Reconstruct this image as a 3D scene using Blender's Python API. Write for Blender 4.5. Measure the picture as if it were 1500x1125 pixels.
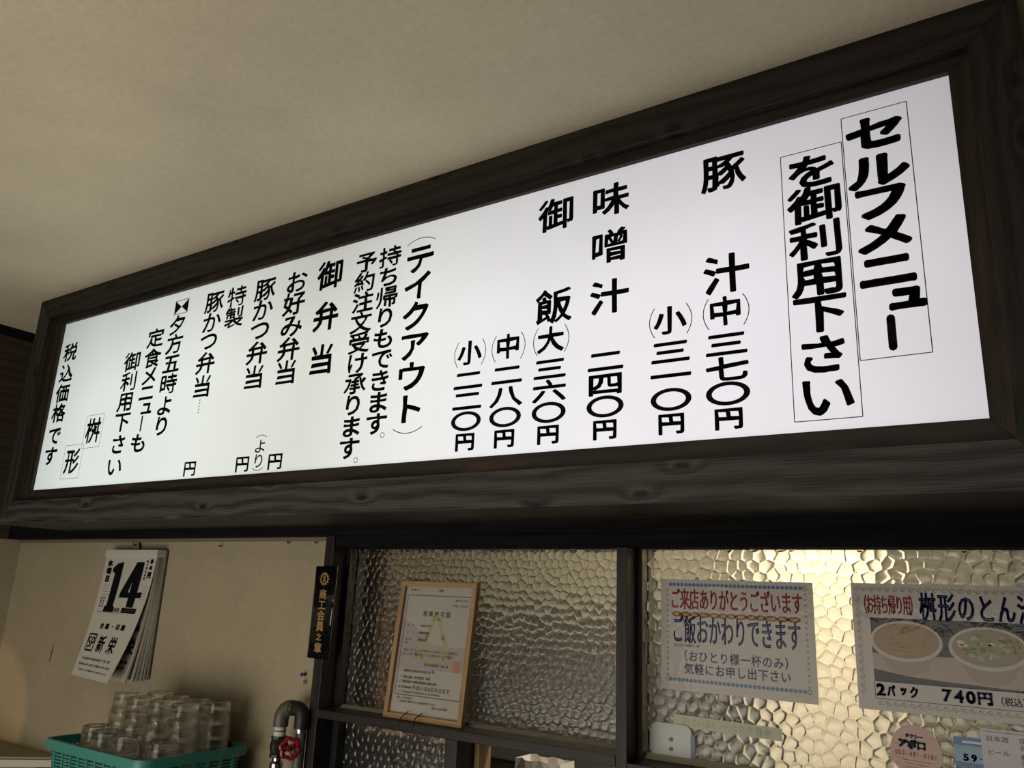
import bpy, bmesh, math, random
from mathutils import Vector, Matrix
random.seed(7)
S = bpy.context.scene
for o in list(bpy.data.objects): bpy.data.objects.remove(o)
C = S.collection
EYE = 1.60                      # camera height above the floor; z below is given relative to it
PI = math.pi

# ------------------------------------------------------------------ camera, world, exposure, lights
cam = bpy.data.cameras.new('camera'); cam_o = bpy.data.objects.new('camera', cam); C.objects.link(cam_o)
R = Vector((0.83611, 0.54705, 0.0406)); U = Vector((0.11052, -0.2405, 0.96434)); F = Vector((-0.53731, 0.80181, 0.26155))
M = Matrix((R, U, -F)).transposed().to_4x4(); M.translation = Vector((0, 0, EYE)); cam_o.matrix_world = M
cam.sensor_width = 36; cam.lens = 27.885; cam.clip_start = 0.02
S.camera = cam_o
S.view_settings.view_transform = 'Standard'; S.view_settings.look = 'None'
S.view_settings.exposure = 0.0; S.view_settings.gamma = 1.0; S.view_settings.use_curve_mapping = False
try:
    S.cycles.use_denoising = True; S.cycles.max_bounces = 40; S.cycles.transmission_bounces = 36; S.cycles.transparent_max_bounces = 96; S.cycles.diffuse_bounces = 5; S.cycles.glossy_bounces = 4
    S.cycles.caustics_refractive = False; S.cycles.caustics_reflective = False; S.cycles.sample_clamp_indirect = 4
except Exception: pass
w = bpy.data.worlds.new('world'); S.world = w; w.use_nodes = True
w.node_tree.nodes['Background'].inputs[0].default_value = (0.9, 0.85, 0.75, 1); w.node_tree.nodes['Background'].inputs[1].default_value = 0.02

def area(name, loc, target, sx, sy, power, color):
    l = bpy.data.lights.new(name, 'AREA'); l.shape = 'RECTANGLE'; l.size = sx; l.size_y = sy; l.energy = power; l.color = color
    o = bpy.data.objects.new(name, l); C.objects.link(o); o.location = (loc[0], loc[1], loc[2] + EYE)
    d = Vector(target) - Vector(loc); o.rotation_euler = d.to_track_quat('-Z', 'Y').to_euler()
    return o
area('window_daylight', (-1.1, -2.3, -0.45), (-1.5, 1.5, -0.1), 2.2, 0.9, 24, (1.0, 0.91, 0.76))     # low shop window behind the viewer
area('ceiling_fill', (-1.75, -0.35, -0.80), (-2.1, 0.85, 0.93), 1.4, 0.9, 16, (1.0, 0.93, 0.82))       # unseen fill light, added to brighten the ceiling from below
area('ceiling_tube_light', (-0.6, -0.9, 0.80), (-0.6, -0.6, -1.0), 1.2, 0.05, 6, (1.0, 0.95, 0.85))
area('kitchen_tube_light', (-1.0, 2.05, 0.80), (-1.0, 2.6, -0.6), 1.3, 0.15, 19, (1.0, 0.93, 0.78))
area('kitchen_lamp_light', (-0.45, 1.85, 0.55), (-0.50, 2.3, 0.0), 0.3, 0.15, 9.0, (1.0, 0.88, 0.70))
sp = bpy.data.lights.new('warm_lamp', 'SPOT'); sp.energy = 9; sp.color = (1.0, 0.62, 0.28); sp.spot_size = 0.42; sp.spot_blend = 0.35; sp.shadow_soft_size = 0.02
so = bpy.data.objects.new('warm_lamp', sp); C.objects.link(so); so.location = (-2.55, 0.55, EYE - .55)
so.rotation_euler = (Vector((-3.20, 1.5, -.47)) - Vector((-2.55, 0.55, -.55))).to_track_quat('-Z', 'Y').to_euler()

# ------------------------------------------------------------------ materials
MATS = {}
def nodes(name):
    m = bpy.data.materials.new(name); m.use_nodes = True; t = m.node_tree
    return m, t, t.nodes['Principled BSDF'], t.nodes.new, t.links.new
def plain(name, col, rough=0.6, metal=0, bump=0.0, bscale=80, var=0.0, coat=0.0, spec=0.5):
    if name in MATS: return MATS[name]
    m, t, b, N, L = nodes(name)
    b.inputs['Base Color'].default_value = (*col, 1); b.inputs['Roughness'].default_value = rough; b.inputs['Metallic'].default_value = metal
    b.inputs['Coat Weight'].default_value = coat; b.inputs['Coat Roughness'].default_value = 0.08; b.inputs['Specular IOR Level'].default_value = spec
    if bump or var:
        tc = N('ShaderNodeTexCoord'); n = N('ShaderNodeTexNoise'); n.inputs['Scale'].default_value = bscale; n.inputs['Detail'].default_value = 5
        L(tc.outputs['Object'], n.inputs['Vector'])
        if bump:
            bp = N('ShaderNodeBump'); bp.inputs['Strength'].default_value = bump; bp.inputs['Distance'].default_value = 0.002
            L(n.outputs['Fac'], bp.inputs['Height']); L(bp.outputs['Normal'], b.inputs['Normal'])
        if var:
            n2 = N('ShaderNodeTexNoise'); n2.inputs['Scale'].default_value = 3; n2.inputs['Detail'].default_value = 6; L(tc.outputs['Object'], n2.inputs['Vector'])
            mx = N('ShaderNodeMix'); mx.data_type = 'RGBA'; L(n2.outputs['Fac'], mx.inputs[0])
            mx.inputs[6].default_value = (*[c * (1 - var) for c in col], 1); mx.inputs[7].default_value = (*[min(1, c * (1 + var)) for c in col], 1)
            L(mx.outputs[2], b.inputs['Base Color'])
    MATS[name] = m; return m

def plaster(name, col, fab=0):
    m, t, b, N, L = nodes(name)
    tc = N('ShaderNodeTexCoord')
    n1 = N('ShaderNodeTexNoise'); n1.inputs['Scale'].default_value = 260; n1.inputs['Detail'].default_value = 4
    n2 = N('ShaderNodeTexNoise'); n2.inputs['Scale'].default_value = 1.6; n2.inputs['Detail'].default_value = 7; n2.inputs['Roughness'].default_value = 0.6
    n3 = N('ShaderNodeTexNoise'); n3.inputs['Scale'].default_value = 70; n3.inputs['Detail'].default_value = 5
    for n in (n1, n2, n3): L(tc.outputs['Object'], n.inputs['Vector'])
    rp = N('ShaderNodeValToRGB'); rp.color_ramp.elements[0].position = 0.3; rp.color_ramp.elements[1].position = 0.72
    rp.color_ramp.elements[0].color = (*[c * 0.82 for c in col], 1); rp.color_ramp.elements[1].color = (*[c * 1.06 for c in col], 1)
    L(n2.outputs['Fac'], rp.inputs['Fac'])
    mx = N('ShaderNodeMix'); mx.data_type = 'RGBA'; mx.blend_type = 'MULTIPLY'; mx.inputs[0].default_value = 0.22
    L(rp.outputs[0], mx.inputs[6]); L(n3.outputs['Fac'], mx.inputs[7]); L(mx.outputs[2], b.inputs['Base Color'])
    ad = N('ShaderNodeMath'); ad.operation = 'ADD'; L(n1.outputs['Fac'], ad.inputs[0]); L(n3.outputs['Fac'], ad.inputs[1])
    bp = N('ShaderNodeBump'); bp.inputs['Strength'].default_value = 0.5; bp.inputs['Distance'].default_value = 0.0012
    L(ad.outputs[0], bp.inputs['Height']); L(bp.outputs['Normal'], b.inputs['Normal'])
    b.inputs['Roughness'].default_value = 0.92; b.inputs['Specular IOR Level'].default_value = 0.15
    return m

def wood(name, dark, light, axis='X', knots=True, rough=0.55, warm=(0.10, 0.055, 0.03), spec=0.3):
    if name in MATS: return MATS[name]
    m, t, b, N, L = nodes(name)
    tc = N('ShaderNodeTexCoord'); sep = N('ShaderNodeSeparateXYZ'); L(tc.outputs['Object'], sep.inputs[0])
    a, c = (0, 2) if axis == 'X' else (2, 0)
    if axis == 'Y': a, c = 1, 0
    # along (a), across (c), with the third axis folded in so edges get grain too
    th = N('ShaderNodeMath'); th.operation = 'ADD'; L(sep.outputs[c], th.inputs[0]); L(sep.outputs[1 if axis != 'Y' else 2], th.inputs[1])
    cb = N('ShaderNodeCombineXYZ'); L(sep.outputs[a], cb.inputs[0]); L(th.outputs[0], cb.inputs[1])
    def mul(v, s, out=None):
        n = N('ShaderNodeVectorMath'); n.operation = 'MULTIPLY'; L(v, n.inputs[0]); n.inputs[1].default_value = s; return n.outputs[0]
    vec = cb.outputs[0]
    # knots
    vo = N('ShaderNodeTexVoronoi'); vo.voronoi_dimensions = '2D'; vo.feature = 'F1'; vo.inputs['Scale'].default_value = 1.0
    L(mul(vec, (3.6, 9.0, 1)), vo.inputs['Vector'])
    kn = N('ShaderNodeMapRange'); kn.inputs[1].default_value = 0.0; kn.inputs[2].default_value = 0.22; kn.inputs[3].default_value = 1; kn.inputs[4].default_value = 0
    kn.interpolation_type = 'SMOOTHSTEP'; L(vo.outputs['Distance'], kn.inputs[0])
    lo = N('ShaderNodeTexNoise'); lo.inputs['Scale'].default_value = 1; lo.inputs['Detail'].default_value = 2; L(mul(vec, (2.2, 12, 1)), lo.inputs['Vector'])
    # ring phase = across*k + low noise + knot bulge
    ph = N('ShaderNodeMath'); ph.operation = 'MULTIPLY_ADD'; L(th.outputs[0], ph.inputs[0]); ph.inputs[1].default_value = 190; 
    lm = N('ShaderNodeMath'); lm.operation = 'MULTIPLY'; L(lo.outputs['Fac'], lm.inputs[0]); lm.inputs[1].default_value = 15; L(lm.outputs[0], ph.inputs[2])
    ph2 = N('ShaderNodeMath'); ph2.operation = 'MULTIPLY_ADD'; L(kn.outputs[0], ph2.inputs[0]); ph2.inputs[1].default_value = 5.5 if knots else 0; L(ph.outputs[0], ph2.inputs[2])
    sn = N('ShaderNodeMath'); sn.operation = 'SINE'; L(ph2.outputs[0], sn.inputs[0])
    fi = N('ShaderNodeTexNoise'); fi.inputs['Scale'].default_value = 1; fi.inputs['Detail'].default_value = 6; L(mul(vec, (9, 520, 1)), fi.inputs['Vector'])
    mr = N('ShaderNodeMath'); mr.operation = 'MULTIPLY_ADD'; L(sn.outputs[0], mr.inputs[0]); mr.inputs[1].default_value = 0.15
    L(fi.outputs['Fac'], mr.inputs[2])
    rp = N('ShaderNodeValToRGB'); rp.color_ramp.elements[0].position = 0.22; rp.color_ramp.elements[1].position = 0.80
    rp.color_ramp.elements[0].color = (*dark, 1); rp.color_ramp.elements[1].color = (*light, 1); L(mr.outputs[0], rp.inputs['Fac'])
    # warm worn patches
    wn = N('ShaderNodeTexNoise'); wn.inputs['Scale'].default_value = 1; wn.inputs['Detail'].default_value = 3; L(mul(vec, (3.1, 17, 1)), wn.inputs['Vector'])
    wr = N('ShaderNodeMapRange'); wr.inputs[1].default_value = 0.60; wr.inputs[2].default_value = 0.78; wr.inputs[3].default_value = 0; wr.inputs[4].default_value = 0.7; L(wn.outputs['Fac'], wr.inputs[0])
    m1 = N('ShaderNodeMix'); m1.data_type = 'RGBA'; L(wr.outputs[0], m1.inputs[0]); L(rp.outputs[0], m1.inputs[6]); m1.inputs[7].default_value = (*warm, 1)
    kd = N('ShaderNodeMapRange'); kd.inputs[1].default_value = 0.035; kd.inputs[2].default_value = 0.075; kd.inputs[3].default_value = 0.9 if knots else 0; kd.inputs[4].default_value = 0; L(vo.outputs['Distance'], kd.inputs[0])
    m2 = N('ShaderNodeMix'); m2.data_type = 'RGBA'; L(kd.outputs[0], m2.inputs[0]); L(m1.outputs[2], m2.inputs[6]); m2.inputs[7].default_value = (*[x * 0.25 for x in dark], 1)
    L(m2.outputs[2], b.inputs['Base Color'])
    bp = N('ShaderNodeBump'); bp.inputs['Strength'].default_value = 0.35; bp.inputs['Distance'].default_value = 0.001
    L(mr.outputs[0], bp.inputs['Height']); L(bp.outputs['Normal'], b.inputs['Normal'])
    b.inputs['Roughness'].default_value = rough; b.inputs['Specular IOR Level'].default_value = spec
    MATS[name] = m; return m

def glass(name, rough, tint=(1, 1, 1), ior=1.45):
    m, t, b, N, L = nodes(name)
    b.inputs['Base Color'].default_value = (*tint, 1); b.inputs['Roughness'].default_value = rough
    b.inputs['Transmission Weight'].default_value = 1; b.inputs['IOR'].default_value = ior
    return m

def thin_glass(name, tint, edge=0.55):
    m = bpy.data.materials.new(name); m.use_nodes = True; t = m.node_tree; t.nodes.remove(t.nodes['Principled BSDF']); N = t.nodes.new; L = t.links.new
    tr = N('ShaderNodeBsdfTransparent'); tr.inputs[0].default_value = (*tint, 1)
    gl = N('ShaderNodeBsdfGlossy'); gl.inputs['Roughness'].default_value = 0.03
    lw = N('ShaderNodeLayerWeight'); lw.inputs['Blend'].default_value = 0.25
    mr = N('ShaderNodeMapRange'); mr.inputs[3].default_value = 0.05; mr.inputs[4].default_value = edge; L(lw.outputs['Facing'], mr.inputs[0])
    mx = N('ShaderNodeMixShader'); L(mr.outputs[0], mx.inputs[0]); L(tr.outputs[0], mx.inputs[1]); L(gl.outputs[0], mx.inputs[2]); L(mx.outputs[0], t.nodes['Material Output'].inputs['Surface'])
    return m
M_wall = plaster('beige_wallpaper', (0.40, 0.345, 0.240))
M_ceil = plaster('beige_plaster', (0.70, 0.625, 0.475))
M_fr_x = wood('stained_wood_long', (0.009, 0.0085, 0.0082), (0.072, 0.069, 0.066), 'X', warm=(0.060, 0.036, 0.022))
M_fr_top = wood('stained_wood_top_shaded', (0.004, 0.0032, 0.0027), (0.026, 0.0205, 0.0165), 'X', warm=(0.032, 0.018, 0.011))  # top board: the weaker light up there is put into a darker colour
M_fr_right = wood('stained_wood_right_shaded', (0.006, 0.0050, 0.0042), (0.026, 0.021, 0.0165), 'Z', warm=(0.03, 0.018, 0.011))  # right stile: its shade is painted in as darker wood
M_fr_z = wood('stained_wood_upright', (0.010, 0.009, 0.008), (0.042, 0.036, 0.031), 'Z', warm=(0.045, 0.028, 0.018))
M_in_x = wood('inner_wood_long', (0.010, 0.0075, 0.006), (0.032, 0.024, 0.019), 'X', knots=False)
M_in_z = wood('inner_wood_upright', (0.010, 0.007, 0.005), (0.036, 0.024, 0.017), 'Z', knots=False)
M_lin = wood('blackened_wood', (0.0025, 0.0025, 0.0035), (0.0075, 0.0075, 0.0095), 'X', knots=False, rough=0.8, warm=(0.008, 0.007, 0.007), spec=0.12)
M_sash = wood('dark_sash_wood', (0.006, 0.005, 0.005), (0.019, 0.015, 0.0145), 'X', knots=False, rough=0.45, warm=(0.04, 0.028, 0.022))
M_sash_z = wood('dark_sash_wood_upright', (0.006, 0.0055, 0.006), (0.020, 0.018, 0.018), 'Z', knots=False, rough=0.45, warm=(0.04, 0.03, 0.024))
M_oak = wood('light_oak', (0.27, 0.165, 0.075), (0.40, 0.265, 0.13), 'Z', knots=False, rough=0.4, warm=(0.30, 0.18, 0.08))
M_oak_x = wood('light_oak_long', (0.27, 0.165, 0.075), (0.40, 0.265, 0.13), 'X', knots=False, rough=0.4, warm=(0.30, 0.18, 0.08))
M_ink = plain('black_ink', (0.008, 0.008, 0.010), 0.9, spec=0.0)
M_line = plain('violet_ink', (0.04, 0.02, 0.08), 0.5)
M_black = plain('black_plastic', (0.012, 0.012, 0.013), 0.35)
M_steel = plain('dull_steel', (0.30, 0.30, 0.29), 0.35, 0.9, var=0.2)
M_white = plain('white_paper', (0.72, 0.70, 0.66), 0.6)
M_teal = plain('teal_plastic', (0.035, 0.20, 0.17), 0.42, bump=0.2, bscale=300, var=0.1)

def panel_mat():
    m, t, b, N, L = nodes('lit_acrylic')
    b.inputs['Base Color'].default_value = (0.30, 0.30, 0.31, 1); b.inputs['Roughness'].default_value = 0.25; b.inputs['Specular IOR Level'].default_value = 0.25
    tc = N('ShaderNodeTexCoord'); sep = N('ShaderNodeSeparateXYZ'); L(tc.outputs['Object'], sep.inputs[0])
    cr = N('ShaderNodeValToRGB'); e = cr.color_ramp.elements
    mr = N('ShaderNodeMapRange'); mr.inputs[1].default_value = -1.32; mr.inputs[2].default_value = 1.36; L(sep.outputs[0], mr.inputs[0]); L(mr.outputs[0], cr.inputs[0])
    e[0].position = 0; e[0].color = (0.40, 0.45, 0.43, 1); e[1].position = 1; e[1].color = (0.47, 0.44, 0.47, 1)
    for p, c in ((0.10, (0.55, 0.61, 0.59, 1)), (0.30, (0.62, 0.67, 0.63, 1)), (0.46, (0.52, 0.545, 0.50, 1)), (0.6, (0.67, 0.68, 0.68, 1)), (0.85, (0.68, 0.655, 0.71, 1)), (0.93, (0.61, 0.585, 0.63, 1))):
        n = e.new(p); n.color = c
    # two tube rows behind the sheet: brighter bands, dimmer top edge
    z1 = N('ShaderNodeMapRange'); z1.interpolation_type = 'SMOOTHSTEP'; z1.inputs[1].default_value = 0.70; z1.inputs[2].default_value = 0.35; z1.inputs[3].default_value = 0.72; z1.inputs[4].default_value = 1.03
    L(sep.outputs[2], z1.inputs[0])
    n2 = N('ShaderNodeTexNoise'); n2.inputs['Scale'].default_value = 2.2; n2.inputs['Detail'].default_value = 3; L(tc.outputs['Object'], n2.inputs['Vector'])
    n3 = N('ShaderNodeMapRange'); n3.inputs[3].default_value = 0.88; n3.inputs[4].default_value = 1.12; L(n2.outputs['Fac'], n3.inputs[0])
    mu = N('ShaderNodeMath'); mu.operation = 'MULTIPLY'; L(z1.outputs[0], mu.inputs[0]); L(n3.outputs[0], mu.inputs[1])
    L(cr.outputs[0], b.inputs['Emission Color']); L(mu.outputs[0], b.inputs['Emission Strength'])
    return m
M_panel = panel_mat()

def film(name, col, trans=0.0):
    """laminated print: colour under a wrinkled clear film"""
    if name in MATS: return MATS[name]
    m, t, b, N, L = nodes(name)
    b.inputs['Base Color'].default_value = (*col, 1); b.inputs['Roughness'].default_value = 0.5
    b.inputs['Coat Weight'].default_value = 0.28; b.inputs['Coat Roughness'].default_value = 0.06; b.inputs['Specular IOR Level'].default_value = 0.2
    tc = N('ShaderNodeTexCoord'); n = N('ShaderNodeTexNoise'); n.inputs['Scale'].default_value = 22; n.inputs['Detail'].default_value = 3; n.inputs['Distortion'].default_value = 1.5
    L(tc.outputs['Object'], n.inputs['Vector'])
    bp = N('ShaderNodeBump'); bp.inputs['Strength'].default_value = 0.25; bp.inputs['Distance'].default_value = 0.003
    L(n.outputs['Fac'], bp.inputs['Height']); L(bp.outputs['Normal'], b.inputs['Coat Normal'])
    MATS[name] = m; return m

# ------------------------------------------------------------------ mesh helpers
class MB:
    def __init__(s): s.v = []; s.f = []; s.mi = []
    def add(s, vs, fs, mi=0):
        o = len(s.v); s.v += [tuple(v) for v in vs]; s.f += [tuple(i + o for i in f) for f in fs]; s.mi += [mi] * len(fs); return s
    def box(s, x0, x1, y0, y1, z0, z1, mi=0):
        x0, x1 = sorted((x0, x1)); y0, y1 = sorted((y0, y1)); z0, z1 = sorted((z0, z1))
        vs = [(x, y, z) for z in (z0, z1) for y in (y0, y1) for x in (x0, x1)]
        return s.add(vs, [(0, 2, 3, 1), (4, 5, 7, 6), (0, 1, 5, 4), (2, 6, 7, 3), (0, 4, 6, 2), (1, 3, 7, 5)], mi)
    def prism(s, poly, axis, a, b, mi=0):
        n = len(poly)
        def P(p, d):
            return {'X': (d, p[0], p[1]), 'Y': (p[0], d, p[1]), 'Z': (p[0], p[1], d)}[axis]
        vs = [P(p, a) for p in poly] + [P(p, b) for p in poly]
        fs = [tuple(range(n)), tuple(range(2 * n - 1, n - 1, -1))] + [(i, i + n, (i + 1) % n + n, (i + 1) % n) for i in range(n)]
        return s.add(vs, fs, mi)
    def tube(s, pts, r, seg=10, caps=True, mi=0, radii=None):
        pts = [Vector(p) for p in pts]; base = len(s.v); rings = []
        up = Vector((0, 0, 1)); prev = None
        for i, p in enumerate(pts):
            d = (pts[min(i + 1, len(pts) - 1)] - pts[max(i - 1, 0)]).normalized()
            if prev is None:
                a = d.orthogonal().normalized()
            else:
                a = (prev - d * prev.dot(d)).normalized()
            prev = a; b = d.cross(a); rr = radii[i] if radii else r
            rings.append([p + (a * math.cos(2 * PI * k / seg) + b * math.sin(2 * PI * k / seg)) * rr for k in range(seg)])
        vs = [v for r_ in rings for v in r_]
        fs = [(i * seg + k, i * seg + (k + 1) % seg, (i + 1) * seg + (k + 1) % seg, (i + 1) * seg + k) for i in range(len(pts) - 1) for k in range(seg)]
        if caps: fs += [tuple(range(seg - 1, -1, -1)), tuple(range((len(pts) - 1) * seg, len(pts) * seg))]
        return s.add(vs, fs, mi)
    def lathe(s, prof, c, seg=24, mi=0, close=False):
        """prof [(r, z)...] around the vertical axis through c"""
        vs = []; fs = []
        for r, z in prof:
            vs += [(c[0] + r * math.cos(2 * PI * k / seg), c[1] + r * math.sin(2 * PI * k / seg), c[2] + z) for k in range(seg)]
        n = len(prof)
        for i in range(n - 1 + (1 if close else 0)):
            j = (i + 1) % n
            fs += [(i * seg + k, i * seg + (k + 1) % seg, j * seg + (k + 1) % seg, j * seg + k) for k in range(seg)]
        return s.add(vs, fs, mi)
    def build(s, name, mats, parent=None, bevel=0, smooth=False, origin=None, **props):
        me = bpy.data.meshes.new(name)
        if parent is not None: o0 = wpos(parent)
        elif origin is not None: o0 = Vector((origin[0], origin[1], origin[2]))
        else: o0 = Vector((0, 0, 0))
        off = Vector((o0.x, o0.y, o0.z))
        me.from_pydata([tuple(Vector(v) - off) for v in s.v], [], s.f)
        if not isinstance(mats, (list, tuple)): mats = [mats]
        for m in mats: me.materials.append(m)
        if len(mats) > 1: me.polygons.foreach_set('material_index', s.mi)
        if smooth: me.polygons.foreach_set('use_smooth', [True] * len(me.polygons))
        bm = bmesh.new(); bm.from_mesh(me); 
        if not getattr(s, 'flat', False): bmesh.ops.recalc_face_normals(bm, faces=bm.faces)
        bm.to_mesh(me); bm.free(); me.update()
        o = bpy.data.objects.new(name, me); C.objects.link(o)
        if parent is not None: o.parent = parent
        else: o.location = (off.x, off.y, off.z + EYE)
        if bevel:
            md = o.modifiers.new('bevel', 'BEVEL'); md.width = bevel; md.segments = 2; md.limit_method = 'ANGLE'; md.angle_limit = 0.8
        if smooth:
            try: me.set_sharp_from_angle(angle=math.radians(40))
            except Exception: pass
        for k, v in props.items(): o[k] = v
        return o
POS = {}
def wpos(o):
    p = Vector((0, 0, 0))
    while o is not None:
        p += o.location; 
        if o.parent is None: p.z -= EYE
        o = o.parent
    return p
def thing(name, label, cat, loc, group=None):
    o = bpy.data.objects.new(name, None); C.objects.link(o); o.location = (loc[0], loc[1], loc[2] + EYE); o.empty_display_size = 0.05
    o['label'] = label; o['category'] = cat
    if group: o['group'] = group
    return o
def tag(o, label, cat, group=None):
    o['label'] = label; o['category'] = cat
    if group: o['group'] = group
    return o

# ------------------------------------------------------------------ lettering
GL = {}
def glyph(c, off=0.0):
    if (c, off) in GL: return GL[(c, off)]
    cu = bpy.data.curves.new('t', 'FONT'); cu.body = c; cu.offset = off; cu.resolution_u = 3
    o = bpy.data.objects.new('t', cu); C.objects.link(o)
    dg = bpy.context.evaluated_depsgraph_get(); me = bpy.data.meshes.new_from_object(o.evaluated_get(dg))
    vs = [(v.co.x, v.co.y) for v in me.vertices]; fs = [tuple(p.vertices) for p in me.polygons]
    if off:                                       # keep sharp corners from shooting out when the outline is thinned
        cu.offset = 0; dg.update(); m0 = bpy.data.meshes.new_from_object(o.evaluated_get(bpy.context.evaluated_depsgraph_get()))
        if len(m0.vertices) == len(vs):
            lim = abs(off) * 1.5; nv_ = []
            for a, b in zip(m0.vertices, vs):
                dx, dy = b[0] - a.co.x, b[1] - a.co.y; l = math.hypot(dx, dy); q = min(1, lim / l) if l else 1
                nv_.append((a.co.x + dx * q, a.co.y + dy * q))
            vs = nv_; fs = [tuple(p.vertices) for p in m0.polygons]
        bpy.data.meshes.remove(m0)
    # weld doubles
    key = {}; mp = []
    for v in vs:
        k = (round(v[0], 4), round(v[1], 4)); key.setdefault(k, len(key)); mp.append(key[k])
    nv = [None] * len(key)
    for k, i in key.items(): nv[i] = k
    fs = [tuple(mp[i] for i in f) for f in fs]; fs = [f for f in fs if len(set(f)) > 2]
    cnt = {}
    for f in fs:
        for i in range(len(f)):
            e = tuple(sorted((f[i], f[(i + 1) % len(f)]))); cnt[e] = cnt.get(e, 0) + 1
    ed = [e for e, n in cnt.items() if n == 1]
    bpy.data.objects.remove(o); bpy.data.curves.remove(cu); bpy.data.meshes.remove(me)
    GL[(c, off)] = (nv, fs, ed); return GL[(c, off)]

class Ink:
    """flat lettering collected in (u, v) metres and laid on a surface by a function"""
    def __init__(s): s.v = []; s.f = []
    def add(s, vs, fs):
        o = len(s.v); s.v += vs; s.f += [tuple(i + o for i in f) for f in fs]
    def disk(s, c, r, n=8, ry=None):
        ry = ry or r
        s.add([(c[0] + r * math.cos(2 * PI * k / n), c[1] + ry * math.sin(2 * PI * k / n)) for k in range(n)], [tuple(range(n))])
    def line(s, pts, r, closed=False, round_=True):
        P = list(pts) + ([pts[0]] if closed else [])
        for a, b in zip(P, P[1:]):
            dx, dy = b[0] - a[0], b[1] - a[1]; l = math.hypot(dx, dy)
            if l < 1e-7: continue
            nx, ny = -dy / l * r, dx / l * r
            s.add([(a[0] + nx, a[1] + ny), (a[0] - nx, a[1] - ny), (b[0] - nx, b[1] - ny), (b[0] + nx, b[1] + ny)], [(0, 1, 2, 3)])
        if round_:
            for a in P: s.disk(a, r)
    def ring(s, c, rx, ry, tx, ty, n=28, a0=0, a1=2 * PI):
        vs = []; full = abs(a1 - a0 - 2 * PI) < 1e-6
        for k in range(n + 1):
            t = a0 + (a1 - a0) * k / n
            vs += [(c[0] + rx * math.cos(t), c[1] + ry * math.sin(t)), (c[0] + (rx - tx) * math.cos(t), c[1] + (ry - ty) * math.sin(t))]
        s.add(vs, [(2 * k, 2 * k + 1, 2 * k + 3, 2 * k + 2) for k in range(n)])
    def char(s, c, x, z, W, H, r=0.0, off=0.0, fit=False, shear=0.0):
        """centre of the em box at (x, z); W, H its size; r the extra rounded pen radius; fit scales the glyph's own box instead"""
        vs, fs, ed = glyph(c, off)
        if not vs: return
        if fit:
            x0 = min(v[0] for v in vs); x1 = max(v[0] for v in vs); y0 = min(v[1] for v in vs); y1 = max(v[1] for v in vs)
            sx = (W - 2 * r) / max(x1 - x0, 1e-3); sy = (H - 2 * r) / max(y1 - y0, 1e-3); cx = (x0 + x1) / 2; cy = (y0 + y1) / 2
        else:
            sx, sy, cx, cy = W, H, 0.5, 0.36
        P = [(x + (v[0] - cx) * sx + shear * (v[1] - cy) * sy, z + (v[1] - cy) * sy) for v in vs]
        s.add(P, fs)
        if r > 0:
            for a, b in ed: s.line([P[a], P[b]], r, round_=False)
            for i in {i for e in ed for i in e}: s.disk(P[i], r, 8)
    def text(s, t, x, z, W, H, gap=None, r=0.0, off=0.0, shear=0.0):
        """left to right from x; latin and digits get a half-width cell"""
        gap = gap if gap is not None else W
        for c in t:
            half = ord(c) < 256
            k = 0.6 if half else 1.0
            if c != ' ':
                if half:
                    vs, fs, ed = glyph(c, off); x0 = min(v[0] for v in vs); x1 = max(v[0] for v in vs)
                    s.char(c, x + gap * k / 2 - ((x0 + x1) / 2 - 0.5) * W, z, W, H, r, off, shear=shear)
                else: s.char(c, x + gap / 2, z, W, H, r, off, shear=shear)
            x += gap * k
        return x
    def build(s, name, mat, parent, surf, flip=False, **props):
        mb = MB(); mb.flat = True
        vs = [surf(*p) for p in s.v]
        mb.v = [tuple(v) for v in vs]; mb.f = [f[::-1] if flip else f for f in s.f]; mb.mi = [0] * len(s.f)
        return mb.build(name, mat, parent, **props)

# ------------------------------------------------------------------ setting
XL, YW, ZC = -3.24, 1.54, 0.929
YG = 1.56          # front of the glass
def structure(mb, name, mat, **k):
    o = mb.build(name, mat, **k); o['kind'] = 'structure'; return o
structure(MB().box(XL - .1, 2.6, -3.1, 1.62, ZC, ZC + .1), 'ceiling', M_ceil)
structure(MB().box(XL - .1, 2.6, -3.1, 4.0, -EYE - .1, -EYE), 'floor', plain('dark_floor', (0.12, 0.10, 0.08), 0.5, var=0.2))
structure(MB().box(XL - .1, XL, -3.1, 1.62, -EYE, ZC), 'wall_left', M_wall)
structure(MB().box(2.5, 2.6, -3.1, 1.62, -EYE, ZC), 'wall_right', M_wall)
structure(MB().box(XL, 2.5, -3.1, -3.0, -EYE, ZC), 'wall_front', M_wall)
wb = MB()
wb.box(XL, -1.550, YW, YW + .07, -EYE, ZC); wb.box(-1.550, 2.5, YW, YW + .07, 0.13, ZC)
wb.box(-1.550, 2.5, YW, YW + .07, -EYE, -0.85)
structure(wb, 'wall_back', M_wall)
# cornice on the left wall, lintel across the back wall, posts and rails of the serving windows
structure(MB().prism([(XL, ZC), (XL + .022, ZC), (XL + .022, ZC - .028), (XL, ZC - .034)], 'Y', -3.0, YW).add([], []), 'trim_1', M_lin)
structure(MB().box(XL, XL + .012, -0.6, 1.483, 0.140, ZC - .034), 'wall_left_shade', wood('wall_shade_brown', (0.022, 0.016, 0.010), (0.050, 0.037, 0.024), 'Y', knots=False, rough=.8))  # added dark sheet standing in for shade on the upper left wall
structure(MB().box(XL, 2.5, 1.483, YW, 0.140, 0.300), 'trim_2', M_lin, bevel=.0015)
structure(MB().box(XL, -1.555, 1.532, YW, 0.130, 0.140), 'trim_3', plain('worn_trim', (0.16, 0.13, 0.09), 0.7))
structure(MB().box(-1.5555, -1.525, 1.485, 1.60, -1.4, 0.140), 'trim_4', M_sash_z, bevel=.0015)
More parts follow.
